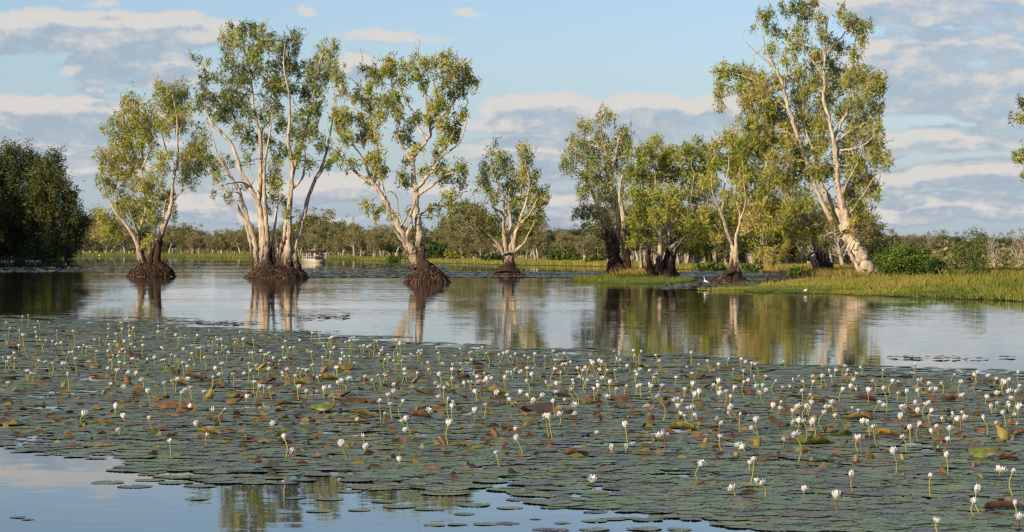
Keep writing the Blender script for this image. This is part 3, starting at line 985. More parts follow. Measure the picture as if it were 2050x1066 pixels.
T3_B = [(684, 156, 13, 13, .8), (684, 185, 11, 12, .8), (736, 141, 17, 9), (750, 149, 13, 9), (782, 129, 17, 14), (777, 144, 17, 9), (811, 129, 14, 12), (801, 163, 11, 12), (831, 110, 7, 4, .8), (840, 136, 12, 14, .8), (862, 127, 13, 14), (831, 158, 11, 9),
        (848, 173, 9, 11), (892, 117, 14, 11), (889, 141, 16, 16), (919, 134, 16, 14), (931, 156, 15, 14), (919, 175, 16, 14), (950, 163, 8, 8, .8), (950, 180, 5, 5, .8), (894, 163, 13, 11), (904, 188, 11, 9), (877, 183, 8, 6, .8), (709, 185, 9, 13),
        (733, 183, 11, 11), (758, 163, 11, 9), (770, 202, 16, 14), (740, 205, 14, 14), (794, 195, 11, 13), (723, 234, 18, 14), (758, 236, 17, 14), (684, 227, 14, 11), (689, 246, 14, 14), (670, 236, 11, 13), (736, 261, 14, 12), (748, 275, 13, 11),
        (692, 275, 12, 12), (721, 278, 11, 11), (792, 214, 11, 11, .8), (797, 234, 12, 12), (816, 197, 8, 7, .8), (821, 251, 11, 11), (836, 236, 8, 12), (797, 270, 9, 9), (816, 280, 14, 10), (870, 207, 16, 14), (862, 234, 13, 13), (889, 217, 13, 10),
        (887, 246, 16, 14), (923, 229, 14, 12, .8), (914, 256, 13, 12), (904, 278, 15, 11), (884, 285, 13, 11), (875, 310, 11, 9), (838, 302, 11, 9), (816, 322, 9, 9, .8), (755, 310, 13, 13), (743, 324, 12, 11), (699, 329, 13, 9), (675, 310, 10, 12),
        (762, 336, 11, 10), (880, 336, 15, 9), (923, 336, 15, 10), (733, 410, 11, 9), (755, 432, 8, 10), (782, 432, 7, 7), (767, 415, 8, 8), (806, 354, 11, 11), (816, 369, 8, 7), (850, 345, 11, 9), (892, 350, 14, 13), (919, 367, 11, 9), (894, 393, 11, 9),
        (867, 415, 11, 7), (738, 362, 9, 7), (816, 423, 7, 7, .7), (758, 350, 12, 9), (904, 415, 11, 8), (930, 350, 8, 7, .7)]
tree('paperbark_tree', 'twin-trunked paperbark on a dark cone of roots in the water, one trunk leaning', 'tree', (855, 566), T3_L, T3_B, char=500, seed=3, tint=0.58, dens=0.9, fork=1.2, bare=60,
     mound=dict(rx=1.42, ry=1.2, h=1.15, p=1.6, strands=420))

T4_L = [
    (tr, [(1018, 548, 19), (1018, 530, 14), (1017, 504, 12), (1014, 488, 7)]),
    (br, [(1008, 508, 5), (995, 486, 3.4), (975, 467, 2.2), (962, 455, 1)]),
    (br, [(1010, 506, 4), (985, 488, 2.6), (968, 478, 1.6)]),
    (br, [(1014, 506, 5.5), (1009, 461, 4), (1007, 430, 3.2), (994, 420, 2.4), (982, 412, 1.4)]),
    (br, [(1008, 435, 3), (1007, 394, 2.4), (998, 374, 2), (994, 354, 1.6), (998, 330, 1)]),
    (br, [(1020, 506, 5.5), (1023, 453, 3.8), (1018, 411, 3), (1021, 377, 2.2), (1022, 335, 1.2)]),
    (br, [(1027, 506, 5), (1032, 467, 3.6), (1049, 442, 3), (1060, 430, 2.2), (1076, 398, 1.2)]),
    (br, [(1030, 504, 4), (1049, 487, 2.8), (1060, 465, 1.8), (1072, 440, 1)]),
    (br, [(1025, 490, 4), (1038, 450, 3), (1054, 402, 2.6), (1060, 368, 2.2), (1054, 335, 1.6), (1049, 305, .9)]),
    (br, [(1012, 490, 3), (1000, 462, 2.2), (996, 440, 1.4)]),
]
T4_B = [(990, 287, 5, 4), (993, 309, 13, 10), (1012, 323, 12, 11), (981, 338, 14, 12), (970, 360, 12, 12), (1007, 343, 14, 13), (1049, 301, 10, 11), (1057, 321, 12, 12), (1049, 346, 14, 13), (1038, 363, 18, 14), (1066, 368, 12, 12), (1074, 349, 7, 8),
        (1093, 383, 7, 9), (1077, 391, 14, 14), (987, 394, 12, 11), (1026, 399, 14, 13), (1049, 402, 16, 14), (1015, 377, 14, 12), (1077, 416, 14, 13), (1032, 430, 14, 14), (1054, 439, 14, 12), (993, 439, 12, 12), (976, 456, 12, 12),
        (1004, 467, 12, 11), (964, 433, 10, 12), (1038, 461, 12, 12), (1071, 439, 12, 13), (970, 475, 10, 7), (1060, 461, 10, 11), (973, 380, 10, 10), (1088, 400, 7, 7)]
tree('paperbark_tree', 'smaller rounded paperbark on a short thick fluted trunk, standing alone among distant floating pads', 'tree', (1016, 553), T4_L, T4_B, char=516, seed=4, tint=0.58, dens=1.2, fork=1.3,
     mound=dict(rx=1.25, ry=1.1, h=0.62, p=1.0, strands=260))

T5_L = [
    (tr, [(1233, 551, 21), (1230, 525, 15), (1228, 505, 13), (1233, 480, 9), (1237, 446, 7), (1229, 410, 6.4), (1223, 375, 6), (1225, 343, 5), (1235, 300, 4), (1244, 262, 2.4)]),
    (tr, [(1255, 550, 11), (1254, 515, 8), (1253, 485, 7), (1247, 428, 5.4), (1240, 385, 4), (1246, 350, 2)]),
    (tr, [(1222, 505, 8), (1216, 485, 6), (1200, 446, 4), (1186, 428, 3), (1168, 410, 1.8)]),
    (br, [(1212, 470, 5), (1205, 445, 4.4), (1189, 393, 3.8), (1171, 360, 2.6), (1150, 340, 1.4)]),
    (br, [(1225, 345, 4), (1211, 300, 3), (1203, 255, 2), (1214, 228, 1)]),
    (br, [(1228, 500, 5), (1222, 460, 3.5), (1208, 425, 2.4), (1190, 410, 1.4)]),
    (br, [(1205, 300, 2.4), (1180, 290, 1.8), (1155, 286, 1)]),
]
T5_B = [(1214, 232, 15, 14), (1171, 253, 15, 11), (1153, 286, 15, 14), (1200, 275, 14, 12), (1250, 268, 14, 18), (1139, 328, 14, 16), (1171, 307, 20, 14), (1218, 296, 16, 14), (1193, 332, 20, 15), (1246, 303, 18, 16), (1221, 335, 14, 14),
        (1171, 353, 14, 14), (1203, 364, 20, 16), (1168, 385, 13, 13), (1211, 396, 20, 16), (1161, 425, 13, 13), (1182, 425, 14, 14), (1218, 428, 16, 14), (1178, 457, 16, 11), (1214, 464, 16, 12), (1253, 350, 18, 16), (1190, 300, 12, 12), (1240, 390, 14, 14), (1250, 440, 12, 14)]
tree('paperbark_tree', 'dark-based paperbark at the edge of the green islet, charred double trunk and drooping grey-green crown', 'tree', (1238, 551), T5_L, T5_B, char=455, seed=5, tint=0.48, dens=1.3)

T6_L = [
    (tr, [(1306, 556, 11), (1301, 530, 7), (1297, 512, 6), (1302, 470, 4.4), (1296, 430, 3.4), (1288, 380, 2.6), (1287, 335, 2), (1297, 304, 1.2)]),
    (tr, [(1318, 556, 11), (1320, 525, 7.5), (1322, 500, 6), (1322, 470, 4), (1320, 420, 3), (1312, 360, 2), (1312, 300, 1)]),
    (tr, [(1338, 557, 13), (1333, 528, 8.5), (1340, 495, 6), (1341, 470, 4.8), (1338, 448, 4), (1350, 400, 2.8), (1352, 340, 1.6)]),
    (br, [(1340, 500, 4.4), (1352, 488, 3.6), (1363, 481, 2.8), (1377, 469, 1.6)]),
    (tr, [(1346, 557, 10), (1345, 525, 8), (1350, 505, 6), (1362, 486, 3)]),
    (br, [(1339, 452, 3.6), (1358, 438, 3.2), (1376, 430, 2.6), (1394, 416, 1.6), (1400, 380, .8)]),
    (br, [(1376, 430, 2), (1383, 400, 1.4), (1390, 350, .9)]),
    (br, [(1322, 480, 3), (1310, 440, 2.2), (1300, 400, 1.4)]),
]
T6_B = [(1312, 285, 10, 14), (1290, 310, 20, 18), (1330, 320, 20, 16), (1365, 310, 20, 16), (1395, 300, 22, 16), (1275, 345, 20, 18), (1310, 350, 22, 18), (1350, 350, 22, 18), (1390, 345, 22, 18), (1420, 330, 16, 18), (1270, 390, 18, 18), (1300, 395, 22, 18),
        (1340, 395, 22, 18), (1380, 390, 22, 18), (1415, 380, 18, 18), (1280, 430, 18, 18), (1315, 435, 18, 16, .7), (1350, 420, 18, 14, .7), (1385, 450, 20, 16), (1290, 465, 16, 14, .7), (1380, 485, 18, 14, .7), (1400, 500, 16, 12), (1270, 480, 11, 12), (1340, 305, 12, 14), (1410, 440, 16, 16), (1405, 470, 14, 12)]
tree('paperbark_tree', 'spreading paperbark with a cluster of pale stems on the green islet, broad flat olive crown', 'tree', (1328, 557), T6_L, T6_B, char=508, seed=6, tint=0.62, dens=1.45, fork=1.3, bare=26)

T7_L = [
    (tr, [(1466, 560, 20), (1469, 540, 12), (1469, 515, 8.5), (1468, 490, 8), (1462, 474, 5)]),
    (tr, [(1478, 558, 7), (1474, 530, 6), (1473, 500, 5), (1473, 478, 4), (1482, 440, 3), (1476, 410, 2), (1470, 370, 1)]),
    (br, [(1466, 488, 5), (1456, 463, 4), (1443, 424, 3.4), (1427, 385, 2.4), (1425, 350, 1.2)]),
    (br, [(1445, 428, 2.8), (1449, 400, 2.6), (1450, 376, 2), (1458, 340, 1.4), (1460, 300, .8)]),
    (br, [(1475, 474, 3), (1498, 468, 2.2), (1515, 476, 1.8), (1523, 491, 1.6), (1545, 493, 1)]),
    (br, [(1480, 445, 2.4), (1492, 410, 2), (1490, 370, 1.4), (1486, 320, .8)]),
    (br, [(1462, 475, 3), (1446, 468, 2), (1430, 450, 1.2)]),
]
T7_B = [(1440, 290, 14, 13, .8), (1462, 270, 10, 10), (1482, 290, 14, 13, .8), (1430, 320, 16, 14), (1460, 320, 15, 13, .8), (1490, 330, 16, 15), (1420, 360, 15, 12), (1490, 365, 15, 12), (1430, 440, 16, 14), (1470, 440, 13, 12), (1500, 450, 14, 12),
        (1440, 470, 14, 10), (1490, 480, 13, 9), (1415, 430, 12, 12), (1520, 420, 14, 14), (1450, 385, 8, 8, .6), (1505, 400, 12, 12, .8)]
tree('paperbark_tree', 'thin-crowned paperbark with a dark flaring base in water, between islet and grassy bank', 'tree', (1462, 566), T7_L, T7_B, char=495, seed=7, tint=0.60, dens=1.4, bare=16,
     mound=dict(rx=1.18, ry=1.0, h=0.85, p=0.9, strands=260))

T8_L = [
    (tr, [(1741, 562, 23), (1733, 540, 20), (1722, 515, 18), (1712, 495, 16.5), (1700, 470, 15), (1682, 436, 11.5), (1668, 412, 7.5), (1656, 392, 6.6), (1641, 365, 5.8), (1637, 331, 5.2), (1628, 298, 5), (1617, 268, 4.4), (1608, 240, 4), (1600, 212, 3.4), (1597, 180, 3), (1601, 141, 2.6), (1590, 105, 2), (1578, 70, 1.4), (1575, 40, .8)]),
    (tr, [(1698, 462, 10.5), (1690, 428, 9.5), (1682, 394, 7.2), (1675, 361, 6.4), (1675, 331, 6), (1670, 290, 5.4), (1665, 262, 5), (1656, 225, 4.4), (1648, 194, 4), (1651, 166, 3), (1640, 140, 2.4), (1614, 107, 2), (1605, 76, 1.6), (1608, 50, 1)]),
    (br, [(1664, 440, 5), (1646, 405, 4.4), (1625, 350, 4), (1603, 293, 4.6), (1591, 253, 5), (1577, 214, 4.6), (1569, 180, 4.4), (1560, 152, 3.6), (1544, 124, 2.6), (1530, 85, 1.8), (1524, 55, 1)]),
    (br, [(1560, 152, 2.4), (1540, 128, 2), (1522, 112, 1.6), (1507, 98, 1.2), (1488, 80, .7)]),
    (br, [(1651, 170, 2.8), (1650, 140, 2.4), (1652, 105, 2.2), (1653, 70, 1.8), (1659, 34, 1.3), (1668, 14, .7)]),
    (br, [(1656, 110, 2), (1670, 88, 1.7), (1688, 72, 1.7), (1696, 45, 1.3), (1684, 22, .8)]),
    (br, [(1668, 280, 4), (1685, 245, 3.4), (1698, 222, 3.2), (1703, 195, 3), (1698, 160, 2.6), (1706, 130, 2), (1712, 84, 1.2), (1716, 60, .8)]),
    (br, [(1603, 295, 3), (1580, 268, 2.6), (1556, 264, 1.6), (1530, 262, .9)]),
    (br, [(1669, 292, 3.6), (1690, 272, 3), (1715, 256, 2.4), (1740, 243, 1.4)]),
    (br, [(1684, 395, 3.6), (1694, 372, 3), (1702, 355, 2.4), (1718, 325, 1.4)]),
    (br, [(1637, 340, 4), (1610, 313, 3.6), (1589, 283, 2.6), (1570, 270, 1.4)]),
    (br, [(1628, 300, 3.4), (1612, 260, 3), (1610, 215, 2.4), (1620, 170, 1.6), (1626, 120, 1)]),
    (br, [(1577, 218, 3), (1550, 195, 2.4), (1515, 165, 1.8), (1480, 150, 1.3), (1448, 142, .8)]),
    (br, [(1690, 440, 3.4), (1712, 415, 2.4), (1735, 380, 1.6), (1755, 345, .9)]),
    (br, [(1730, 560, 6), (1716, 535, 5), (1703, 510, 4.6), (1694, 500, 4.2)]),
    (br, [(1756, 562, 5.5), (1742, 525, 5), (1733, 508, 4)]),
    (br, [(1569, 182, 2.4), (1575, 140, 2), (1572, 100, 1.4), (1583, 60, .9)]),
    (br, [(1668, 300, 2.8), (1700, 300, 2.2), (1730, 290, 1.6), (1752, 270, .9)]),
]
T8_B = [(1594, 14, 24, 14), (1628, 4, 10, 9), (1611, 34, 12, 10), (1535, 31, 14, 12), (1510, 56, 5, 5), (1535, 54, 7, 7), (1684, 25, 8, 10), (1707, 45, 16, 14), (1727, 56, 14, 12), (1724, 79, 9, 10), (1642, 68, 11, 10, .8), (1681, 96, 12, 11), (1710, 110, 10, 10),
        (1448, 144, 17, 12), (1484, 144, 20, 14), (1442, 174, 14, 14), (1442, 207, 7, 12, .8), (1513, 158, 20, 16), (1482, 174, 14, 12), (1529, 180, 20, 15), (1636, 112, 15, 12), (1662, 124, 15, 12), (1586, 96, 12, 10, .8), (1569, 118, 18, 11, .6),
        (1625, 129, 13, 11), (1676, 146, 15, 14), (1729, 149, 22, 16), (1757, 163, 13, 16), (1738, 180, 22, 18), (1698, 158, 14, 14), (1679, 175, 17, 15), (1622, 180, 19, 15), (1597, 197, 16, 14), (1535, 208, 20, 15), (1507, 191, 14, 14), (1507, 225, 14, 12),
        (1549, 236, 20, 15), (1501, 253, 16, 14), (1532, 259, 16, 14), (1639, 225, 16, 16), (1642, 253, 20, 17), (1617, 248, 12, 14), (1710, 208, 18, 14), (1684, 225, 15, 14), (1752, 222, 16, 20, .8), (1724, 248, 20, 15), (1755, 259, 14, 17, .8), (1704, 270, 20, 15),
        (1741, 284, 18, 13), (1499, 281, 16, 12), (1535, 284, 20, 12), (1575, 284, 14, 12), (1645, 284, 16, 12), (1514, 304, 24, 20), (1556, 319, 20, 20), (1592, 310, 18, 18), (1505, 349, 20, 20), (1535, 364, 20, 18), (1568, 355, 20, 20), (1607, 340, 17, 20),
        (1652, 340, 12, 15), (1694, 310, 20, 20), (1724, 328, 23, 20), (1754, 304, 15, 18), (1772, 322, 11, 15), (1718, 364, 20, 20), (1745, 373, 17, 17), (1706, 400, 15, 20), (1724, 418, 11, 17), (1709, 448, 9, 16), (1757, 391, 8, 8), (1745, 418, 4, 5), (1560, 280, 18, 14), (1478, 240, 8, 10, .6), (1610, 300, 18, 18), (1630, 340, 16, 18), (1590, 260, 16, 16, .8), (1600, 225, 14, 14, .7), (1560, 210, 14, 14, .8), (1480, 310, 16, 18), (1470, 350, 14, 16), (1490, 200, 12, 14), (1530, 235, 16, 14), (1680, 350, 12, 16, .7), (1640, 300, 14, 16, .7), (1555, 60, 10, 10, .8), (1575, 70, 10, 12, .8), (1600, 60, 12, 12, .8), (1545, 100, 12, 10, .8), (1640, 40, 10, 12, .8), (1660, 80, 12, 12, .8), (1610, 95, 14, 12, .8), (1600, 150, 16, 14), (1560, 165, 16, 14), (1645, 160, 16, 16), (1655, 200, 16, 14), (1575, 250, 16, 14), (1520, 285, 16, 14), (1470, 285, 14, 16), (1465, 330, 12, 16), (1480, 400, 16, 18), (1500, 460, 14, 12)]
tree('paperbark_tree', 'largest paperbark, its thick pale trunk leaning from the grassy bank', 'tree', (1738, 557), T8_L, T8_B, char=575, seed=8, tint=0.58, tint_sd=0.20, dens=1.35, depth=0.6, bare=170, fork=1.5, behind=0.75)

T9_L = [
    (tr, [(1650, 560, 16), (1648, 535, 13), (1640, 514, 9), (1630, 480, 6), (1622, 448, 5), (1600, 424, 4), (1580, 398, 3), (1570, 350, 1.6)]),
    (tr, [(1638, 560, 13), (1634, 535, 10), (1626, 520, 6.5), (1613, 517, 5), (1602, 502, 4), (1594, 488, 2.4)]),
    (tr, [(1662, 560, 11), (1660, 530, 8), (1652, 505, 6), (1642, 460, 4.6), (1632, 425, 3.6), (1612, 370, 1.8)]),
    (br, [(1648, 490, 4.4), (1652, 476, 3.8), (1660, 468, 3.2), (1672, 465, 2)]),
    (br, [(1614, 518, 3.6), (1625, 508, 3), (1636, 502, 2)]),
    (br, [(1610, 430, 3), (1575, 438, 2.2), (1545, 444, 1.8), (1526, 452, 1)]),
    (br, [(1622, 460, 3), (1600, 450, 2.4), (1578, 470, 1.8), (1560, 490, 1.4), (1545, 497, 1.2), (1520, 487, 1.3), (1502, 464, .8)]),
    (br, [(1600, 426, 2.6), (1560, 400, 2), (1530, 380, 1.4), (1508, 360, .8)]),
    (br, [(1596, 490, 1.8), (1580, 500, 1.2), (1565, 508, .8)]),
    (br, [(1590, 412, 2.4), (1560, 365, 1.8), (1530, 340, 1.4), (1480, 333, .8)]),
    (br, [(1585, 400, 2), (1590, 350, 1.5), (1580, 310, .8)]),
]
T9_B = [(1514, 400, 20, 20), (1550, 415, 20, 18), (1532, 385, 18, 16), (1580, 424, 18, 18), (1616, 406, 16, 20), (1616, 460, 20, 20), (1526, 436, 18, 16), (1568, 454, 18, 14, .8), (1535, 466, 16, 14, .8), (1640, 448, 14, 14), (1580, 484, 14, 12), (1562, 508, 16, 12, .8),
        (1541, 514, 14, 12), (1520, 508, 12, 12, .8), (1652, 484, 12, 10), (1595, 394, 16, 16), (1500, 430, 12, 14), (1545, 350, 14, 14), (1580, 370, 14, 14), (1600, 500, 12, 10, .7), (1660, 430, 10, 14)]
tree('paperbark_tree', 'low wide paperbark behind the leaning giant, stout dark fluted stump with crooked pale limbs', 'tree', (1648, 559), T9_L, T9_B, char=512, seed=9, tint=0.64, dens=1.4, fork=1.4, bare=40, Y=196.0)

# a tree mostly outside the frame whose branch tips come in at the side
T10_L = [(tr, [(2190, 570, 16), (2180, 480, 12), (2150, 400, 9), (2140, 300, 6), (2120, 230, 3), (2110, 160, 1)]), (br, [(2150, 390, 5), (2110, 340, 3), (2070, 320, 1.6), (2035, 315, .7)]), (br, [(2140, 300, 4), (2100, 250, 2.6), (2065, 230, 1.5), (2030, 236, .7)]),
         (br, [(2150, 380, 5), (2200, 300, 3), (2240, 240, 1.2)]), (br, [(2065, 322, 1.2), (2052, 340, .8), (2046, 350, .5)])]
T10_B = [(2046, 208, 7, 10), (2030, 236, 8, 6, .8), (2046, 234, 10, 8), (2036, 316, 9, 9), (2046, 308, 8, 8), (2048, 346, 6, 9), (2070, 215, 16, 16), (2095, 240, 20, 18), (2120, 180, 24, 24), (2150, 220, 28, 24), (2200, 240, 30, 26), (2240, 260, 24, 24), (2075, 320, 16, 12), (2110, 310, 20, 18), (2170, 300, 28, 24),
         (2220, 320, 24, 24), (2090, 360, 16, 14), (2140, 370, 20, 18)]
tree('paperbark_tree', 'drooping branch tips of a paperbark whose trunk stands outside the picture, against grey cloud', 'tree', (2190, 570), T10_L, T10_B, seed=10, tint=0.5, dens=0.85, bare=0)

# ---- the shaded grove on the far bank
GROVE_T = [
    ('tallest shaded tree of the dark grove, small sunlit dome at its top', 40, 519, 470.0,
     [(tr, [(40, 520, 9), (36, 440, 7), (30, 370, 5), (30, 310, 2)]), (br, [(36, 430, 4), (10, 390, 3), (-10, 360, 1.5)]), (br, [(38, 420, 4), (62, 380, 3), (70, 340, 1.5)])],
     [(30, 304, 26, 13), (14, 330, 34, 20), (55, 330, 26, 20), (0, 380, 36, 32), (50, 385, 36, 30), (10, 440, 42, 36), (56, 440, 36, 32), (20, 490, 44, 24), (64, 488, 36, 24), (-20, 350, 20, 24), (70, 325, 18, 14), (76, 352, 22, 20), (62, 410, 26, 24)]),
    ('shaded grove tree with a ragged outer edge, next to open water', 108, 518, 462.0,
     [(tr, [(104, 519, 8), (100, 450, 6), (104, 390, 4), (110, 325, 2)]), (br, [(101, 440, 4), (125, 410, 3), (140, 390, 1.5)]), (br, [(101, 450, 3), (66, 430, 2), (50, 410, 1)]), (br, [(102, 410, 3), (86, 375, 2), (82, 345, 1)])],
     [(110, 314, 13, 10), (96, 338, 26, 18), (82, 366, 26, 22), (112, 360, 20, 18), (108, 386, 30, 22), (122, 418, 30, 24), (88, 432, 34, 28), (142, 392, 12, 13), (106, 466, 38, 24), (150, 412, 8, 10), (100, 496, 34, 16), (72, 400, 24, 24)]),
    ('low dark tree at the tip of the grove, leaning out over the grass', 150, 516, 466.0,
     [(tr, [(138, 517, 4), (146, 480, 3), (158, 450, 2), (168, 438, 1)])],
     [(168, 438, 12, 10), (154, 450, 15, 11), (140, 470, 18, 16), (126, 490, 22, 14), (148, 482, 12, 12), (160, 462, 10, 8), (130, 505, 14, 8)]),
    ('shaded grove tree cut by the picture edge', -50, 520, 476.0,
     [(tr, [(-50, 522, 9), (-48, 430, 7), (-40, 350, 4), (-44, 300, 2)]), (br, [(-48, 420, 4), (-10, 380, 2), (6, 350, 1)])],
     [(-40, 305, 30, 16), (-60, 340, 40, 26), (-20, 350, 30, 24), (-60, 400, 46, 34), (-14, 410, 36, 32), (-50, 460, 48, 34), (-10, 470, 36, 30), (-40, 500, 44, 20)]),
]
grove = []
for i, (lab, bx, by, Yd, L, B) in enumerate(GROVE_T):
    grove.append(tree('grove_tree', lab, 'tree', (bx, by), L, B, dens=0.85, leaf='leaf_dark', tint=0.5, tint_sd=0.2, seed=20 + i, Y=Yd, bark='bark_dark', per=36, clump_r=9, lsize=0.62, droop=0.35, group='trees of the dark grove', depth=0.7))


def copy_tree(o, loc, rz=0.0, sc=1.0, label=None, group=None):
    c = o.copy()
    COL.objects.link(c)
    c.location = loc
    c.rotation_euler = (0, 0, rz)
    c.scale = (sc, sc, sc)
    if label:
        c['label'] = label
    if group:
        c['group'] = group
    for ch in list(o.children):
        d = ch.copy()
        COL.objects.link(d)
        d.parent = c
        for g2 in list(ch.children):
            e = g2.copy()
            COL.objects.link(e)
            e.parent = d
    return c


# the wood goes on outside the frame, towards the sun: its shade falls on the grove
sd = np.array([sun_dir.x, sun_dir.y]) / math.hypot(sun_dir.x, sun_dir.y)
perp = np.array([-sd[1], sd[0]])
gc = np.array([-95.0, 466.0])
for row, (dd, sc) in enumerate(((23, 0.93), (44, 1.12), (66, 1.35))):
    for i, off in enumerate((-20, -8, 4, 16, 28)):
        p = gc + sd * (dd + random.uniform(-3, 3)) + perp * (off + random.uniform(-2, 2))
        if CX + p[0] / p[1] * F > -110:
            continue
        copy_tree(grove[[0, 1, 3][(i + row) % 3]], (p[0], p[1], 0.25), random.uniform(0, 6), sc * random.uniform(.92, 1.08), 'dark grove tree standing outside the picture, shading the others', 'trees of the dark grove')


# ================================================================== FAR WOODLAND
def far_proto(name, seed, h, w, stems, leafy=1.0, leaf='leaf_far', tint=0.45, low=0.35, bark='bark_far', dead=False):
    """one far tree about h metres tall; trunk(s) with forks, loose crown"""
    r = np.random.default_rng(seed)
    root = empty(name, (0, 0, -50))
    tips = []
    for s in range(stems):
        mb = MB()
        a = r.uniform(0, 6.28)
        sp = w * (0.22 if stems > 1 else 0.08)
        hx = np.array([math.cos(a) * sp, math.sin(a) * sp])
        hh = h * r.uniform(0.6, 0.85)
        n = 7
        t = np.linspace(0, 1, n)
        pts = np.column_stack([hx[0] * t ** 0.8 + np.cumsum(r.normal(size=n) * h * 0.012), hx[1] * t + np.cumsum(r.normal(size=n) * h * 0.012), hh * t])
        pts[0] = (hx[0] * 0.15, hx[1] * 0.15, -0.2)
        rb = h * 0.030 * r.uniform(0.8, 1.2)
        mb.tube(pts, rb * (1 - 0.75 * t), 6)
        tips.append(pts[-1])
        for b in range(r.integers(4, 8) if not dead else 10):
            j = r.integers(2, n)
            p0 = pts[j]
            aa = r.uniform(0, 6.28)
            L = h * r.uniform(0.15, 0.34)
            end = p0 + np.array([math.cos(aa) * L * 0.8, math.sin(aa) * L * 0.8, L * r.uniform(0.5, 1.1)])
            tt = np.linspace(0, 1, 5)
            q = p0 + np.outer(tt, end - p0) + np.vstack([np.zeros(3), r.normal(size=(4, 3)) * L * 0.07])
            mb.tube(q, rb * (0.5 - 0.36 * tt), 5)
            tips += [q[-1], q[3]]
            for b2 in range(3):
                e2 = q[-1] + r.normal(size=3) * L * 0.35 + np.array([0, 0, L * 0.3])
                mb.tube(np.array([q[3], (q[3] + e2) / 2 + r.normal(size=3) * L * .05, e2]), np.array([rb * .16, rb * .12, rb * .05]), 4)
                tips.append(e2)
        obj('trunk', mb.mesh('trunk'), M[bark], root)
    if leafy > 0:
        tips = np.array(tips)
        extra = []
        for i in range(int(70 * leafy)):
            a, f = r.uniform(0, 6.28), r.uniform(0, 1) ** 0.5
            z = h * r.uniform(low, 0.97)
            prof = math.sin(min(1, max(0.05, (z / h - low * 0.8) / (1.02 - low * 0.8))) * math.pi) ** 0.6
            extra.append((math.cos(a) * w * 0.5 * f * prof, math.sin(a) * w * 0.5 * f * prof, z))
        cl = np.vstack([tips[tips[:, 2] > h * low * 0.9], extra]) if len(tips) else np.array(extra)
        cl = cl[r.random(len(cl)) < min(1, 0.5 + 0.4 * leafy)]
        me = foliage_mesh('crown', cl, h * 0.075, 40, h * 0.042, tint, 0.16, 0.35, 0.5, 0.75, r)
        tag(obj('crown', me, M[leaf], root), kind='stuff')
    return root


protos = [
    far_proto('woodland_tree', 1, 9, 6.5, 1, 1.1, low=0.40),
    far_proto('woodland_tree', 2, 9, 7.5, 2, 1.5, tint=0.35, low=0.22),
    far_proto('woodland_tree', 3, 9, 5.5, 1, 1.0, tint=0.55),
    far_proto('woodland_tree', 4, 9, 8.0, 3, 1.6, tint=0.6, low=0.34),
    far_proto('woodland_tree', 5, 9, 6.0, 3, 0.5, tint=0.75, low=0.45),
    far_proto('bare_tree', 6, 9, 6.5, 3, 0.0, dead=True),
]
PKIND = ['round-crowned single-trunked far tree', 'forked dark-crowned far tree', 'slim pale-trunked far tree', 'several-stemmed spreading far tree', 'thin-leaved far tree with pale forked stems', 'bare white-branched far tree']
used = set()
WHERE = [(190, 'beside the dark grove'), (262, 'just past the dark grove'), (350, 'behind the bushy paperbark'), (490, 'between the bushy and many-stemmed paperbarks'), (610, 'behind the many-stemmed paperbark'), (690, 'behind the tour boat'), (790, 'just past the tour boat'),
         (880, 'behind the twin-trunked paperbark'), (980, 'by the yellow bush'), (1060, 'behind the rounded paperbark'), (1200, 'in the gap before the islet'), (1280, 'behind the charred double trunk'), (1420, 'behind the islet'), (1510, 'behind the thin-crowned paperbark'),
         (1700, 'behind the low wide paperbark'), (1800, 'beside the leaning giant'), (1900, 'behind the round green bush'), (1985, 'behind the layered sapling'), (9999, 'by the picture edge')]


def far_where(px):
    return next(t for x, t in WHERE if px < x)




def far_tree(px, top, by, k, label=None, group='trees of the far wood', Y=None, wide=1.0, z=0.2):
    Yd = Y if Y else min(G(px, by)[1], 900)
    p = P3(px, by, Yd)
    topz = P3(px, top, Yd)[2]
    sc = max(0.2, (topz - z) / 9.0)
    p[2] = z
    src = protos[k]
    lab = label or (PKIND[k] + ' ' + far_where(px)) if Y is None else 'hazy back-row tree ' + far_where(px)
    if k not in used:
        used.add(k)
        src.location = p
        src.rotation_euler = (0, 0, random.uniform(0, 6.28))
        src.scale = (sc * wide, sc * wide, sc)
        tag(src, lab, 'tree', group)
        return src
    c = copy_tree(src, p, random.uniform(0, 6.28), sc, lab, group)
    c['category'] = 'tree'
    c.scale = (sc * wide, sc * wide, sc)
    return c


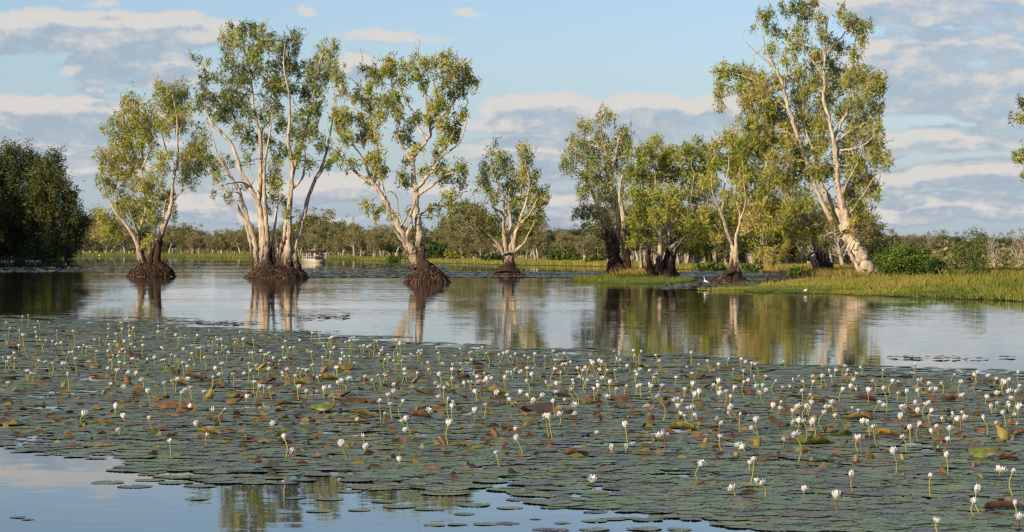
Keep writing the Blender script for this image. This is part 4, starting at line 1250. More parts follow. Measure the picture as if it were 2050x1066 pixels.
FT = [  # x, top y, base y, kind, width, label
    (166, 440, 509, 4, 1.0, None), (196, 432, 508, 3, 1.1, 'pale yellow tree of the far wood just past the dark grove'), (222, 448, 508, 2, 1.0, None), (245, 452, 508, 3, 1.0, None), (150, 470, 509, 4, 1.2, None),
    (268, 470, 508, 0, 1.0, None), (345, 462, 508, 0, 1.1, None), (374, 456, 509, 3, 1.3, 'far tree with white forking limbs, between the bushy paperbark and the many-stemmed one'), (398, 462, 508, 1, 1.2, None), (418, 474, 508, 4, .8, None),
    (435, 468, 509, 2, .9, None), (455, 474, 509, 4, 1.0, None), (470, 466, 509, 1, 1.0, None), (489, 458, 509, 2, .9, None), (500, 452, 509, 0, .8, None), (540, 462, 510, 1, 1.2, None),
    (575, 452, 510, 0, 1.0, None), (600, 444, 511, 1, 1.1, None), (628, 432, 511, 3, 1.35, 'big spreading far tree behind the tour boat'), (652, 450, 512, 1, 1.0, None), (680, 442, 513, 2, 1.2, 'pom-pom topped far tree on a straight pale trunk past the tour boat'), (706, 446, 514, 2, .6, None),
    (722, 468, 514, 4, 1.0, None), (742, 462, 515, 3, 1.0, None), (764, 456, 515, 4, 1.0, None), (786, 470, 517, 1, 1.2, None), (812, 470, 518, 0, 1.0, None), (835, 455, 520, 1, .9, None), (868, 462, 520, 0, 1.0, None),
    (931, 402, 519, 2, 1.35, 'taller tree on the far shore with a bent pale trunk, near the bright yellow bush'), (905, 440, 520, 3, 1.0, None), (960, 420, 521, 4, 1.2, None), (985, 452, 522, 1, 1.1, None), (1048, 450, 523, 3, 1.0, None), (1078, 440, 524, 4, 1.0, None),
    (1095, 470, 524, 1, .9, None), (1118, 482, 524, 3, 1.2, None), (1146, 460, 525, 1, 1.2, 'round dark tree of the far wood standing in the gap before the islet'), (1172, 476, 526, 2, 1.0, None), (1196, 470, 527, 0, 1.0, None), (1225, 440, 527, 1, 1.1, None),
    (1262, 430, 529, 3, 1.1, None), (1290, 450, 530, 4, 1.0, None), (1318, 440, 531, 3, 1.2, None), (1350, 430, 532, 1, 1.2, None), (1385, 420, 533, 3, 1.2, None), (1412, 440, 534, 4, 1.2, None), (1440, 425, 535, 3, 1.2, None), (1475, 430, 535, 2, 1.0, None),
    (1505, 420, 536, 3, 1.3, None), (1538, 430, 537, 4, 1.2, None), (1570, 440, 538, 3, 1.2, None), (1605, 450, 538, 1, 1.1, None), (1660, 450, 540, 0, 1.0, None), (1760, 474, 532, 1, 1.2, None), (1783, 470, 534, 1, 1.1, None),
    (1812, 478, 533, 4, 1.2, None), (1838, 474, 533, 0, 1.0, None), (1862, 476, 536, 4, 1.2, 'far tree with two crossed white trunks, past the green bush'), (1884, 472, 534, 3, 1.0, None), (1908, 474, 533, 1, 1.1, None), (1960, 480, 534, 0, 1.0, None),
    (1992, 470, 544, 5, .75, 'bare white tree with two straight trunks at the edge of the far wood'), (2000, 476, 534, 1, 1.2, None), (2040, 466, 543, 5, 1.2, 'wide leafless tree of many pale twigs, close to the picture edge'), (2028, 482, 532, 1, 1.0, None), (2060, 470, 540, 3, 1.0, None),
]
for x, top, by, k_, w, lab in FT:
    far_tree(x, top, by, k_, lab, wide=w)
for x in range(130, 1215, 23):
    xx = x + random.uniform(-10, 10)
    far_tree(xx, random.uniform(462, 488), np.interp(xx, [100, 600, 900, 1200], [508.5, 511, 520, 526]), random.choice([1, 3, 1, 4, 3]), None, wide=random.uniform(1.0, 1.7))
for x in list(range(140, 1200, 41)) + list(range(1230, 1720, 26)):
    xx = x + random.uniform(-14, 14)
    far_tree(xx, np.interp(xx, [100, 1200, 1300, 1700], [468, 470, 452, 452]) + random.uniform(-12, 12), np.interp(xx, [100, 600, 900, 1200, 1700], [510, 512.5, 522, 528, 541]), 4 if random.random() < 0.86 else 5, None, wide=random.uniform(0.9, 1.5))
# a second row, deeper in the wood
for x in range(90, 2080, 21):
    xx = x + random.uniform(-8, 8)
    dip = np.interp(xx, [100, 300, 700, 1000, 1400, 1700, 2050], [482, 474, 472, 470, 468, 482, 484])
    far_tree(xx, dip + random.uniform(-7, 7), 503, random.choice([0, 1, 1, 2, 3]), None, 'back row of the far wood', Y=np.interp(xx, [0, 700, 1300, 2050], [780, 760, 640, 640]) + random.uniform(-40, 40), wide=random.uniform(1.1, 1.6))


for x in range(1225, 1740, 19):
    xx = x + random.uniform(-7, 7)
    far_tree(xx, random.uniform(395, 452), 537 + random.uniform(-3, 2), random.choice([1, 3, 3, 4, 0]), None, wide=random.uniform(0.9, 1.3))


# ---- bushes
def bush(name, label, px, by, rx, top, leaf='leaf_bush', tint=0.5, n=60, lsize=0.2, group=None, seed=0, Y=None, per=40, z=0.15, blobs=None, cl_r=None):
    r = np.random.default_rng(seed)
    Yd = Y if Y else G(px, by)[1]
    b = P3(px, by, Yd)
    b[2] = z
    mpp = Yd / F
    H = P3(px, top, Yd)[2] - z
    Rw = rx * mpp
    root = empty(name, b, label, 'bush', group)
    cl = []
    while len(cl) < n:
        p = r.uniform(-1, 1, 3)
        q = np.array([p[0], p[1], p[2]])
        if (q ** 2).sum() > 1 or (q ** 2).sum() < 0.2:
            continue
        z_ = (q[2] + 1) / 2
        wd = 1.0 if z_ < 0.6 else 1.0
        cl.append((q[0] * Rw * wd, q[1] * Rw * 0.8, max(0.05, z_ * H * (0.86 + 0.16 * r.random()))))
    cl = np.array(cl)
    mb = MB()
    for c in cl[::2]:
        t = np.linspace(0, 1, 4)
        s0 = np.array([c[0] * 0.2, c[1] * 0.2, 0])
        mb.tube(s0 + np.outer(t, c - s0) + np.outer(t * (1 - t), [0, 0, H * 0.2]), np.linspace(0.03, 0.012, 4), 4)
    tag(obj('stems', mb.mesh('stems'), M['bark_dark'], root), kind='stuff')
    me = foliage_mesh('foliage', cl, cl_r or max(0.16 * max(H, Rw), 0.12), per, lsize, tint, 0.13, 0.2, 0.5, 0.8, r)
    tag(obj('foliage', me, M[leaf], root), kind='stuff')
    return root


bush('bush', 'dense round dark green bush on the grassy bank beside the leaning giant', 1812, 560, 58, 490, n=190, tint=0.7, lsize=0.2, seed=1, Y=178, per=60)
bush('bush', 'small dark bush tucked against the big round green bush', 1872, 562, 22, 518, n=40, tint=0.25, seed=2, Y=176, per=50)
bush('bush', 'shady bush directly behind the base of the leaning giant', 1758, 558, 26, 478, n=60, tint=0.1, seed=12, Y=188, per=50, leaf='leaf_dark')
bush('bush', 'bright yellow-green bush glowing on the far shore', 907, 525, 19, 501, leaf='leaf_yellow', n=40, lsize=0.35, seed=3, per=40)
bush('bush', 'dark green bush on the far shore behind the twin-trunked paperbark', 868, 524, 30, 484, n=60, tint=0.3, lsize=0.4, seed=4)
bush('bush', 'broad green bush filling the far shore gap before the islet', 1128, 527, 34, 500, n=60, tint=0.5, lsize=0.4, seed=5)
bush('bush', 'low dark bush on the far shore at the foot of the rounded paperbark', 985, 527, 22, 508, n=40, tint=0.15, lsize=0.4, seed=6)
bush('bush', 'green bush on the far shore left of the charred double trunk', 1190, 531, 16, 508, n=40, tint=0.55, lsize=0.35, seed=7)
bush('bush', 'bright reedy clump at the waterline behind the thin-crowned paperbark', 1420, 543, 30, 527, n=50, tint=0.55, lsize=0.3, seed=8)
bush('bush', 'green reedy clump between the thin-crowned and the low wide paperbark', 1505, 545, 22, 529, n=44, tint=0.6, lsize=0.3, seed=9)
bush('bush', 'dark green reedy clump on the shore past the tour boat', 800, 524, 26, 514, n=40, tint=0.2, lsize=0.35, seed=10)
bush('bush', 'small bush at the water beside the low wide paperbark stump', 1592, 563, 14, 535, n=26, tint=0.5, lsize=0.2, seed=11, Y=180)
# a loose sapling with layered foliage
S_L = [(tr, [(1936, 560, 2.2), (1938, 530, 1.8), (1944, 500, 1.5), (1950, 475, .9)]), (br, [(1938, 540, 1.4), (1925, 510, 1), (1915, 495, .6)]), (br, [(1942, 510, 1.2), (1960, 490, .8), (1966, 470, .5)])]
S_B = [(1950, 466, 9, 6), (1964, 472, 9, 7), (1928, 480, 7, 6, .7), (1940, 492, 16, 8), (1958, 498, 12, 9), (1918, 502, 13, 10), (1940, 514, 20, 10), (1962, 520, 12, 10), (1915, 528, 14, 10), (1945, 536, 20, 10), (1968, 544, 12, 8), (1925, 550, 14, 8), (1950, 553, 16, 6)]
tree('sapling', 'loose layered sapling on the grassy bank, small tufts standing above the far wood', 'tree', (1936, 560), S_L, S_B, leaf='leaf_bush', tint=0.45, seed=40, Y=176, per=14, clump_r=5, lsize=0.2, bark='bark_dark', dens=1.4, bare=0)
# undergrowth below the far wood
px, py, pts = pix_band(1500, 100, 2100, lambda x: lin(SHORE)(x) - np.interp(x, [100, 700, 1300, 2100], [4, 5, 9, 12]), lambda x: np.interp(x, [100, 700, 1300, 2100], [506, 508, 512, 520]))
cl = np.column_stack([pts, 0.5 + np.abs(rng.normal(size=len(pts))) * 0.8])
me = foliage_mesh('undergrowth', cl, 0.75, 20, 0.5, 0.72 + 0.0 * cl[:, 0], 0.2, 0.2, 0.5)
tag(obj('undergrowth', me, M['leaf_far']), kind='stuff')

# ================================================================== FLOATING LEAVES
PAD_TOP = [(-200, 634), (0, 639), (200, 644), (420, 657), (560, 664), (650, 671), (720, 684), (850, 693), (1000, 704), (1200, 713), (1400, 722), (1600, 738), (1720, 744), (2050, 757), (2250, 765)]
PAD_BOT = [(-200, 872), (0, 888), (120, 908), (300, 930), (400, 946), (520, 952), (660, 952), (760, 968), (880, 985), (980, 975), (1080, 1000), (1180, 1004), (1300, 1022), (1400, 1038), (1480, 1058), (1540, 1080), (2250, 1100)]


def pad_verts(n, teeth, r, tilt, curl, rad):
    """rim of one pad (n points, notch at angle 0), and two inner rings' heights; returns local verts (1 + n) and rim flags"""
    a = np.linspace(0.10, 2 * math.pi - 0.10, n)
    rr = rad * (1 + 0.05 * np.sin(a * 2 + r.uniform(0, 6)) + 0.03 * np.sin(a * 3 + r.uniform(0, 6)))
    rr = rr * (1 + teeth * (np.arange(n) % 2 - 0.5) * 2)
    z = curl * (0.5 + 0.5 * np.sin(a * r.integers(2, 5) + r.uniform(0, 6))) + teeth * rad * 0.9 * (np.arange(n) % 2)
    z = z + tilt[0] * np.cos(a) * rr + tilt[1] * np.sin(a) * rr
    return np.column_stack([np.cos(a) * rr, np.sin(a) * rr, z])


def build_pad(n, r, rad, teeth):
    """local verts, faces (quads + tris), rim attribute: centre, mid ring, rim"""
    tilt = r.normal(size=2) * 0.009
    rim = pad_verts(n, teeth, r, tilt, rad * 0.03 * r.uniform(0, 1) ** 2 + 0.002, rad)
    mid = rim * np.array([0.88, 0.88, 0.25])
    v = np.vstack([[0, 0, 0.0], mid, rim])
    i = np.arange(n - 1)
    t = np.stack([np.zeros(n - 1, int), 1 + i, 2 + i], -1)
    q = np.stack([1 + i, 1 + n + i, 2 + n + i, 2 + i], -1)
    at = np.concatenate([[0], np.full(n, 0.72), np.ones(n)])
    return v, t, q, at


r = np.random.default_rng(77)
ptop, pbot = lin(PAD_TOP), lin(PAD_BOT)
# dense mat: dart throwing in ground space
cand = []
Y1, Y0 = G(0, 632)[1], G(0, 1095)[1]
N = 140000
yy = r.uniform(Y0, Y1, N)
xx = r.uniform(-1, 1, N) * yy * 0.34
ppx = CX + xx / yy * F
ppy = np.array([533 + F * math.tan(math.atan(HCAM / y) - TH) for y in yy])
edge_n = nz(xx, yy, 0.55, 1.0) * 1.0
top_l = ptop(ppx) + 5 * edge_n
bot_l = pbot(ppx) + 34 * edge_n + 10
inside = (ppy > top_l) & (ppy < bot_l)
# density thins towards the water edges and in scattered openings
gap = nz(xx, yy, 0.8, 4.0)
thin_bot = np.clip((bot_l - ppy) / 46.0, 0.10, 1)
keepp = inside & (r.random(N) < np.where(gap > 0.31, 0.12, 1.0) * thin_bot)
# stragglers beyond the mat: thinner, in drifts
drift = nz(xx, yy, 0.35, 8.0)
strag_top = (ppy <= top_l) & (ppy > top_l - 22 * np.clip(drift + 0.35, 0, 1)) & (r.random(N) < 0.22)
keepp |= strag_top
idx = np.nonzero(keepp)[0]
rad_all = r.uniform(0.10, 0.225, N) * np.where(r.random(N) < 0.3, 0.65, 1.0)
acc = []
grid = {}
for i in idx:
    gx, gy = int(xx[i] // 0.3), int(yy[i] // 0.3)
    ok = True
    for ax in (-1, 0, 1):
        for ay in (-1, 0, 1):
            for j in grid.get((gx + ax, gy + ay), ()):
                if (xx[i] - xx[j]) ** 2 + (yy[i] - yy[j]) ** 2 < (0.45 * (rad_all[i] + rad_all[j])) ** 2:
                    ok = False
                    break
            if not ok:
                break
        if not ok:
            break
    if ok:
        acc.append(i)
        grid.setdefault((gx, gy), []).append(i)
# single pads that float clear of the mat, as seen
SINGLE = [(36, 1037, 17, 'small dark'), (56, 1041, 13, 'small dark'), (215, 967, 34, 'green'), (270, 975, 34, 'green'), (300, 962, 30, 'green'), (352, 967, 36, 'purplish'), (400, 974, 34, 'green'), (330, 955, 26, 'brownish'), (395, 1000, 24, 'green'),
          (870, 1052, 22, 'green'), (916, 1051, 21, 'green'), (975, 1050, 27, 'green'), (1017, 1049, 24, 'purplish'), (1126, 1048, 17, 'amber edged'), (1092, 1061, 26, 'brownish'), (1118, 1062, 22, 'purplish'), (1072, 1040, 12, 'small dark'),
          (1108, 1017, 26, 'brownish'), (1160, 1016, 34, 'green'), (1210, 1018, 36, 'purplish'), (1192, 1026, 24, 'green'), (1190, 1044, 26, 'purplish'), (1224, 1040, 28, 'green'), (1262, 1038, 24, 'green'), (1296, 1042, 30, 'green'), (1330, 1036, 34, 'green'), (1365, 1035, 36, 'green'),
          (1290, 1060, 36, 'green'), (1360, 1061, 26, 'purplish'), (1190, 1061, 30, 'green'), (700, 985, 26, 'green'), (660, 1000, 30, 'green'), (720, 1022, 24, 'purplish'), (770, 1005, 28, 'brownish'), (800, 1015, 34, 'green'), (860, 1020, 30, 'green'), (950, 1012, 34, 'green'), (930, 1030, 22, 'purplish'), (1020, 1018, 26, 'green'), (640, 1024, 28, 'green'), (590, 998, 22, 'green')]
TINT = {'green': 0.25, 'small dark': 0.80, 'purplish': 0.82, 'brownish': 0.93, 'amber edged': 0.985}
pads = [(xx[i], yy[i], rad_all[i], None) for i in acc]
pads += [(G(x, y)[0], G(x, y)[1], w * G(x, y)[1] / F, c) for (x, y, w, c) in SINGLE]
for (x, y, w, c) in SINGLE:
    pass
pads.sort(key=lambda p: -(p[2] / p[1]) if p[3] is None else -9)
CURL = """475,796,48,F,y 356,772,40,F,y 412,800,26,U,y 322,800,34,F,y 335,820,44,F,b 372,824,40,F,b 125,776,16,U,y 418,872,40,F,y 573,812,34,F,b 628,820,30,F,p 648,825,44,F,g 531,798,36,F,y 517,742,18,U,y 644,746,16,U,b 268,716,30,F,b 391,760,36,F,p
161,723,24,F,y 190,738,24,F,y 159,737,20,F,b 19,762,30,F,b 207,790,14,U,b 255,772,20,U,b 301,758,12,U,y 356,750,14,U,y 238,697,14,U,y 508,695,26,F,b 531,769,40,F,b 556,773,26,F,p 657,762,36,F,y 615,707,12,U,y 19,690,8,U,b 479,724,14,U,p 690,739,40,F,y 602,770,34,F,y
617,879,16,F,p 630,878,24,F,y 86,746,22,F,p 90,762,22,F,p 222,715,20,F,b 460,867,22,F,b 561,874,22,F,b 234,858,10,U,p 25,820,8,U,y 686,806,30,F,y 427,816,8,U,y 469,809,28,F,y 686,793,30,F,b 27,703,22,F,p 79,698,20,F,b
722,834,42,F,y 842,839,42,F,b 836,822,14,U,y 856,819,24,F,b 892,892,22,U,p 997,836,18,F,b 997,876,24,U,b 1057,851,30,F,y 1081,831,62,F,p 1093,894,22,F,y 1151,911,46,F,b 1283,912,36,F,y 1299,842,18,U,b 1279,834,20,F,y 1251,840,10,U,b 1301,821,12,U,b 1325,815,24,F,b 990,792,50,F,y 850,790,36,F,y
926,759,28,F,b 900,774,12,U,y 826,768,18,U,p 780,776,26,F,p 714,808,44,F,b 740,808,30,F,b 692,741,34,F,y 1043,738,26,F,b 1217,751,20,F,g 1177,746,12,U,b 1125,796,34,F,p 1139,828,14,U,y 1177,809,26,F,y 1237,807,44,F,b 1369,862,54,F,g 1389,759,34,F,y 658,761,26,F,b 1010,810,30,F,b 1179,872,10,U,p 1127,729,22,F,b 954,732,26,F,p
1415,887,16,U,b 1520,895,22,U,y 1472,917,14,U,y 1563,856,34,F,p 1649,866,14,U,p 1684,874,40,F,g 1629,890,62,F,g 1779,877,40,F,o 1745,842,22,U,b 1713,842,50,F,y 1831,838,24,F,b 1849,852,16,U,p 1970,918,60,F,g 2016,922,40,F,b 1739,921,24,U,y 1715,926,20,U,b 1810,922,16,U,y 1808,954,12,U,b 1895,948,20,U,b 1880,901,12,U,y
1949,936,12,U,p 1970,960,16,U,g 1611,938,18,F,b 1499,988,28,F,b 1437,954,22,F,p 1399,972,22,F,y 2008,1024,66,F,p 2008,882,26,U,y 2023,852,18,U,b 1734,806,38,F,p 1898,804,30,F,b 1622,804,16,U,b 1547,811,26,F,b 1457,743,30,F,p 1397,758,40,F,y 1479,767,28,F,y 1498,790,30,F,b 1421,778,22,F,p 1529,761,28,F,y 1637,760,24,F,g
1885,885,36,F,b 1578,906,18,F,y 1622,846,18,U,y 1457,818,12,U,b 1401,812,24,F,y 1333,814,26,F,b 1805,820,10,U,p 1911,961,8,U,y 1684,999,12,U,y 1640,993,8,U,y 1768,973,14,F,p 2043,874,28,F,b 1997,898,10,U,p 1655,820,12,U,p 1990,795,30,F,p 1905,790,16,F,p 1560,798,14,F,b 1855,765,18,F,p 1700,765,14,F,p"""
CT0 = [(float(t.split(',')[0]), float(t.split(',')[1]), t.split(',')[4]) for t in CURL.split()]
NIND = 300
WATER_REL = [(0, 700, 'under the mirrored crown of the many-stemmed paperbark'), (700, 1050, 'where a treetop is mirrored at the mat edge'), (1050, 1500, 'at the ragged near corner of the mat'), (1500, 1680, 'packed in the mat below the leaning giant'), (1680, 1860, 'packed in the mat below the round bush'), (1860, 2300, 'packed in the mat by the picture edge')]
stuff_v, stuff_t, stuff_q, s_tint, s_rim, ns = [], [], [], [], [], 0
nindiv = 0
for (x, y, rad, c) in pads:
    single = c is not None
    pxl = CX + x / y * F
    infr = -20 < pxl < 2070 and y > G(0, 1072)[1]
    z0 = 0.002 if single else 0.002 + 0.006 * random.random()
    if infr and nindiv < NIND:
        nindiv += 1
        v, t, q, at = build_pad(44, r, rad, 0.022)
        tint = TINT[c] if single else r.random()
        me = mesh_np('lily_pad', v, [q, t], {'tint': np.full(len(v), 0.0), 'rim': at}, True)
        # the object's own hue comes from the tint value minus Blender's per-object random: keep one value per mesh
        me.attributes['tint'].data.foreach_set('value', np.full(len(v), tint, dtype=np.float32))
        o = obj('lily_pad', me, M['pad'], None, (x, y, z0))
        o.rotation_euler = (0, 0, r.uniform(0, 6.28))
        pyl = 533 + F * math.tan(math.atan(HCAM / y) - TH)
        hue = c if single else ('purplish' if 0.70 < tint < 0.9 else 'brownish' if tint >= 0.9 else 'green')
        if single:
            near = 'beside the mirrored treetops' if 420 < pxl < 960 else 'on the blue water near the picture corner' if pxl < 420 else 'on blue water off the mat corner'
            lab = f'{hue} lily pad floating {"almost alone" if c != "green" else "clear of the mat"} {near}'
        else:
            rel = next(t_ for a_, b_, t_ in WATER_REL if a_ <= pxl + 200 < b_ + 400) if pxl < 700 else next((t_ for a_, b_, t_ in WATER_REL if a_ <= pxl < b_), 'packed in the thick mat')
            szn = 'broad ' if rad > 0.2 else 'small ' if rad < 0.13 else ''
            nr_ = min(CT0, key=lambda c_: (c_[0] - pxl) ** 2 + ((c_[1] - pyl) * 2.5) ** 2)
            if math.hypot(nr_[0] - pxl, (nr_[1] - pyl) * 2.5) < 75:
                rel = ('touching' if math.hypot(nr_[0] - pxl, (nr_[1] - pyl) * 2.5) < 30 else 'near') + ' a ' + {'y': 'yellowish', 'b': 'brown', 'p': 'purplish', 'g': 'green', 'o': 'bright amber'}[nr_[2]] + ' lifted leaf'
            lab = f'{szn}{hue} lily pad {rel}'
        tag(o, lab, 'lily pad', 'lily pads nearest the camera')
    else:
        n = 22 if y < 34 else 14 if y < 50 else 10
        v, t, q, at = build_pad(n, r, rad, 0.02 if y < 34 else 0.0)
        a = r.uniform(0, 6.28)
        R2 = np.array([[math.cos(a), math.sin(a), 0], [-math.sin(a), math.cos(a), 0], [0, 0, 1]])
        stuff_v.append(v @ R2 + np.array([x, y, z0]))
        stuff_t.append(t + ns)
        stuff_q.append(q + ns)
        s_tint.append(np.full(len(v), r.random()))
        s_rim.append(at)
        ns += len(v)
o = obj('lily_pads', mesh_np('lily_pads', np.concatenate(stuff_v), [np.concatenate(stuff_q), np.concatenate(stuff_t)], {'tint': np.concatenate(s_tint), 'rim': np.concatenate(s_rim)}, True), M['pad'])
tag(o, kind='stuff')
print('pads', len(pads), nindiv)


# pads far out, round the mid trees: small thin drifts
def far_pads(n, x0, x1, y0, y1, rad, thr, seed, fr=1.0):
    r2 = np.random.default_rng(seed)
    vs, fs, ti, k = [], [], [], 0
    for _ in range(n):
        a, b = r2.uniform(x0, x1), r2.uniform(y0, y1)
        p = G(a, b)
        if mnoise.noise(Vector((p[0] * 0.03 * fr, p[1] * 0.02 * fr, seed + 0.37))) < thr:
            continue
        R = rad * r2.uniform(0.6, 1.4)
        m = 7
        an = np.linspace(0, 2 * math.pi, m, endpoint=False) + r2.uniform(0, 1)
        vs.append(np.column_stack([p[0] + np.cos(an) * R, p[1] + np.sin(an) * R, np.full(m, 0.012) + r2.uniform(0, 0.03, m)]))
        fs.append(np.arange(m) + k)
        ti.append(np.full(m, r2.uniform(0.0, 0.6)))
        k += m
    return np.concatenate(vs), np.array(fs), np.concatenate(ti)


parts_ = [far_pads(9000, 860, 1560, 532, 556, 0.30, -0.25, 1), far_pads(2600, 600, 900, 526, 556, 0.28, 0.05, 2), far_pads(1200, -20, 420, 524, 546, 0.30, 0.18, 3), far_pads(2200, 1330, 1640, 552, 580, 0.2, -0.1, 4), far_pads(500, 300, 700, 630, 670, 0.12, 0.1, 5, 12.0), far_pads(420, 1700, 2080, 715, 758, 0.10, 0.1, 6, 12.0)]
vv, ff, tt_, kk = [], [], [], 0
for a, b, c in parts_:
    vv.append(a)
    ff.append(b + kk)
    tt_.append(c)
    kk += len(a)
o = obj('distant_lily_pads', mesh_np('distant_lily_pads', np.concatenate(vv), [np.concatenate(ff)], {'tint': np.concatenate(tt_), 'rim': np.zeros(kk)}), M['pad'])
tag(o, kind='stuff')


# ---- lifted, curled leaves: x, y (base), width px, form, colour



def curled_leaf(form, wid, seed):
    """a disc leaf bent into a roll or trough, edges wavy; local size in metres"""
    q = np.random.default_rng(seed)
    nr, na = 5, 18
    R = wid * (0.62 if form == 'F' else 0.75)
    V, A = [(0, 0, 0)], [0.0]
    for i in range(1, nr + 1):
        for j in range(na):
            a = 2 * math.pi * j / na
            rr = R * i / nr * (1 + 0.07 * math.sin(3 * a + seed) * i / nr)
            V.append((rr * math.cos(a), rr * math.sin(a), 0.06 * R * (i / nr) ** 2 * math.sin(5 * a + seed * 1.7) + 0.02 * R * (i / nr) * (-1) ** j))
            A.append(a)
    V = np.array(V)
    # bend about the local x axis
    ang = q.uniform(1.9, 3.3) if form == 'F' else q.uniform(3.6, 5.2)
    k = ang / (2 * R)
    th = V[:, 1] * k
    rho = 1 / k - V[:, 2]
    W = np.column_stack([V[:, 0], rho * np.sin(th), 1 / k - rho * np.cos(th)])
    if form == 'F':
        up = q.random() < 0.55
        if up:                                   # arched like a tunnel: rim down
            W[:, 2] = W[:, 2].max() - W[:, 2]
        W[:, 2] -= W[:, 2].min()
        W[:, 2] *= q.uniform(0.55, 0.9)
        tl = q.normal() * 0.10
        W[:, 2] += W[:, 0] * tl
        W[:, 2] -= W[:, 2].min() + 0.01
    else:                                        # stands on end, rolled
        W = np.column_stack([W[:, 1], W[:, 2] - W[:, 2].mean(), W[:, 0]])
        W[:, 2] -= W[:, 2].min()
        W[:, 2] *= q.uniform(0.42, 0.62)
        h = W[:, 2] / W[:, 2].max()
        fl = q.uniform(0.75, 1.5)
        W[:, :2] *= (1 + (fl - 1) * h)[:, None]
        W[:, 2] += W[:, 0] * q.normal() * 0.35
        W[:, 0] += W[:, 2] * q.normal() * 0.5
        W[:, 1] += W[:, 2] * q.normal() * 0.4
        W[:, 2] -= W[:, 2].min() + 0.03
    t = [(0, 1 + j, 1 + (j + 1) % na) for j in range(na)]
    qd = []
    for i in range(nr - 1):
        for j in range(na):
            b0, b1 = 1 + i * na, 1 + (i + 1) * na
            qd.append((b0 + j, b1 + j, b1 + (j + 1) % na, b0 + (j + 1) % na))
    return mesh_np('lifted_leaf', W, [np.array(t), np.array(qd)], {'ang': np.array(A)}, True)


CN = {'y': 'olive yellow', 'b': 'rusty brown', 'p': 'dark purplish', 'g': 'green', 'o': 'bright amber'}
ctok = [t.split(',') for t in CURL.split()]
cpos = []
for i, (x, y, w, form, c) in enumerate(ctok):
    x, y, w = float(x), float(y), float(w)
    p = G(x, y)
    wid = w * p[1] / F * (0.95 if form == 'F' else 1.0)
    o = obj('lifted_leaf', curled_leaf(form, min(wid, 0.42), i), M['curl_' + c], None, (p[0], p[1], 0.02))
    o.rotation_euler = (0, 0, random.uniform(-0.7, 0.7) if form == 'F' else random.uniform(-0.9, 0.9))
    zone = 'near blue water' if y > 880 else 'mid mat' if y > 790 else 'among thick far flowers' if y > 730 else 'at the far mat edge'
    size = 'broad' if w > 36 else 'small' if w < 16 else 'middling'
    shp = 'leaf curled over' if form == 'F' else 'leaf rolled upright'
    side = 'grove side' if x < 420 else 'before the twin-trunked tree' if x < 960 else 'before the islet' if x < 1420 else 'before the leaning giant'
    tag(o, f'{size} {CN[c]} {shp} {zone}, {side}', 'lily leaf', 'curled lily leaves standing out of the mat')
    cpos.append((x, y))

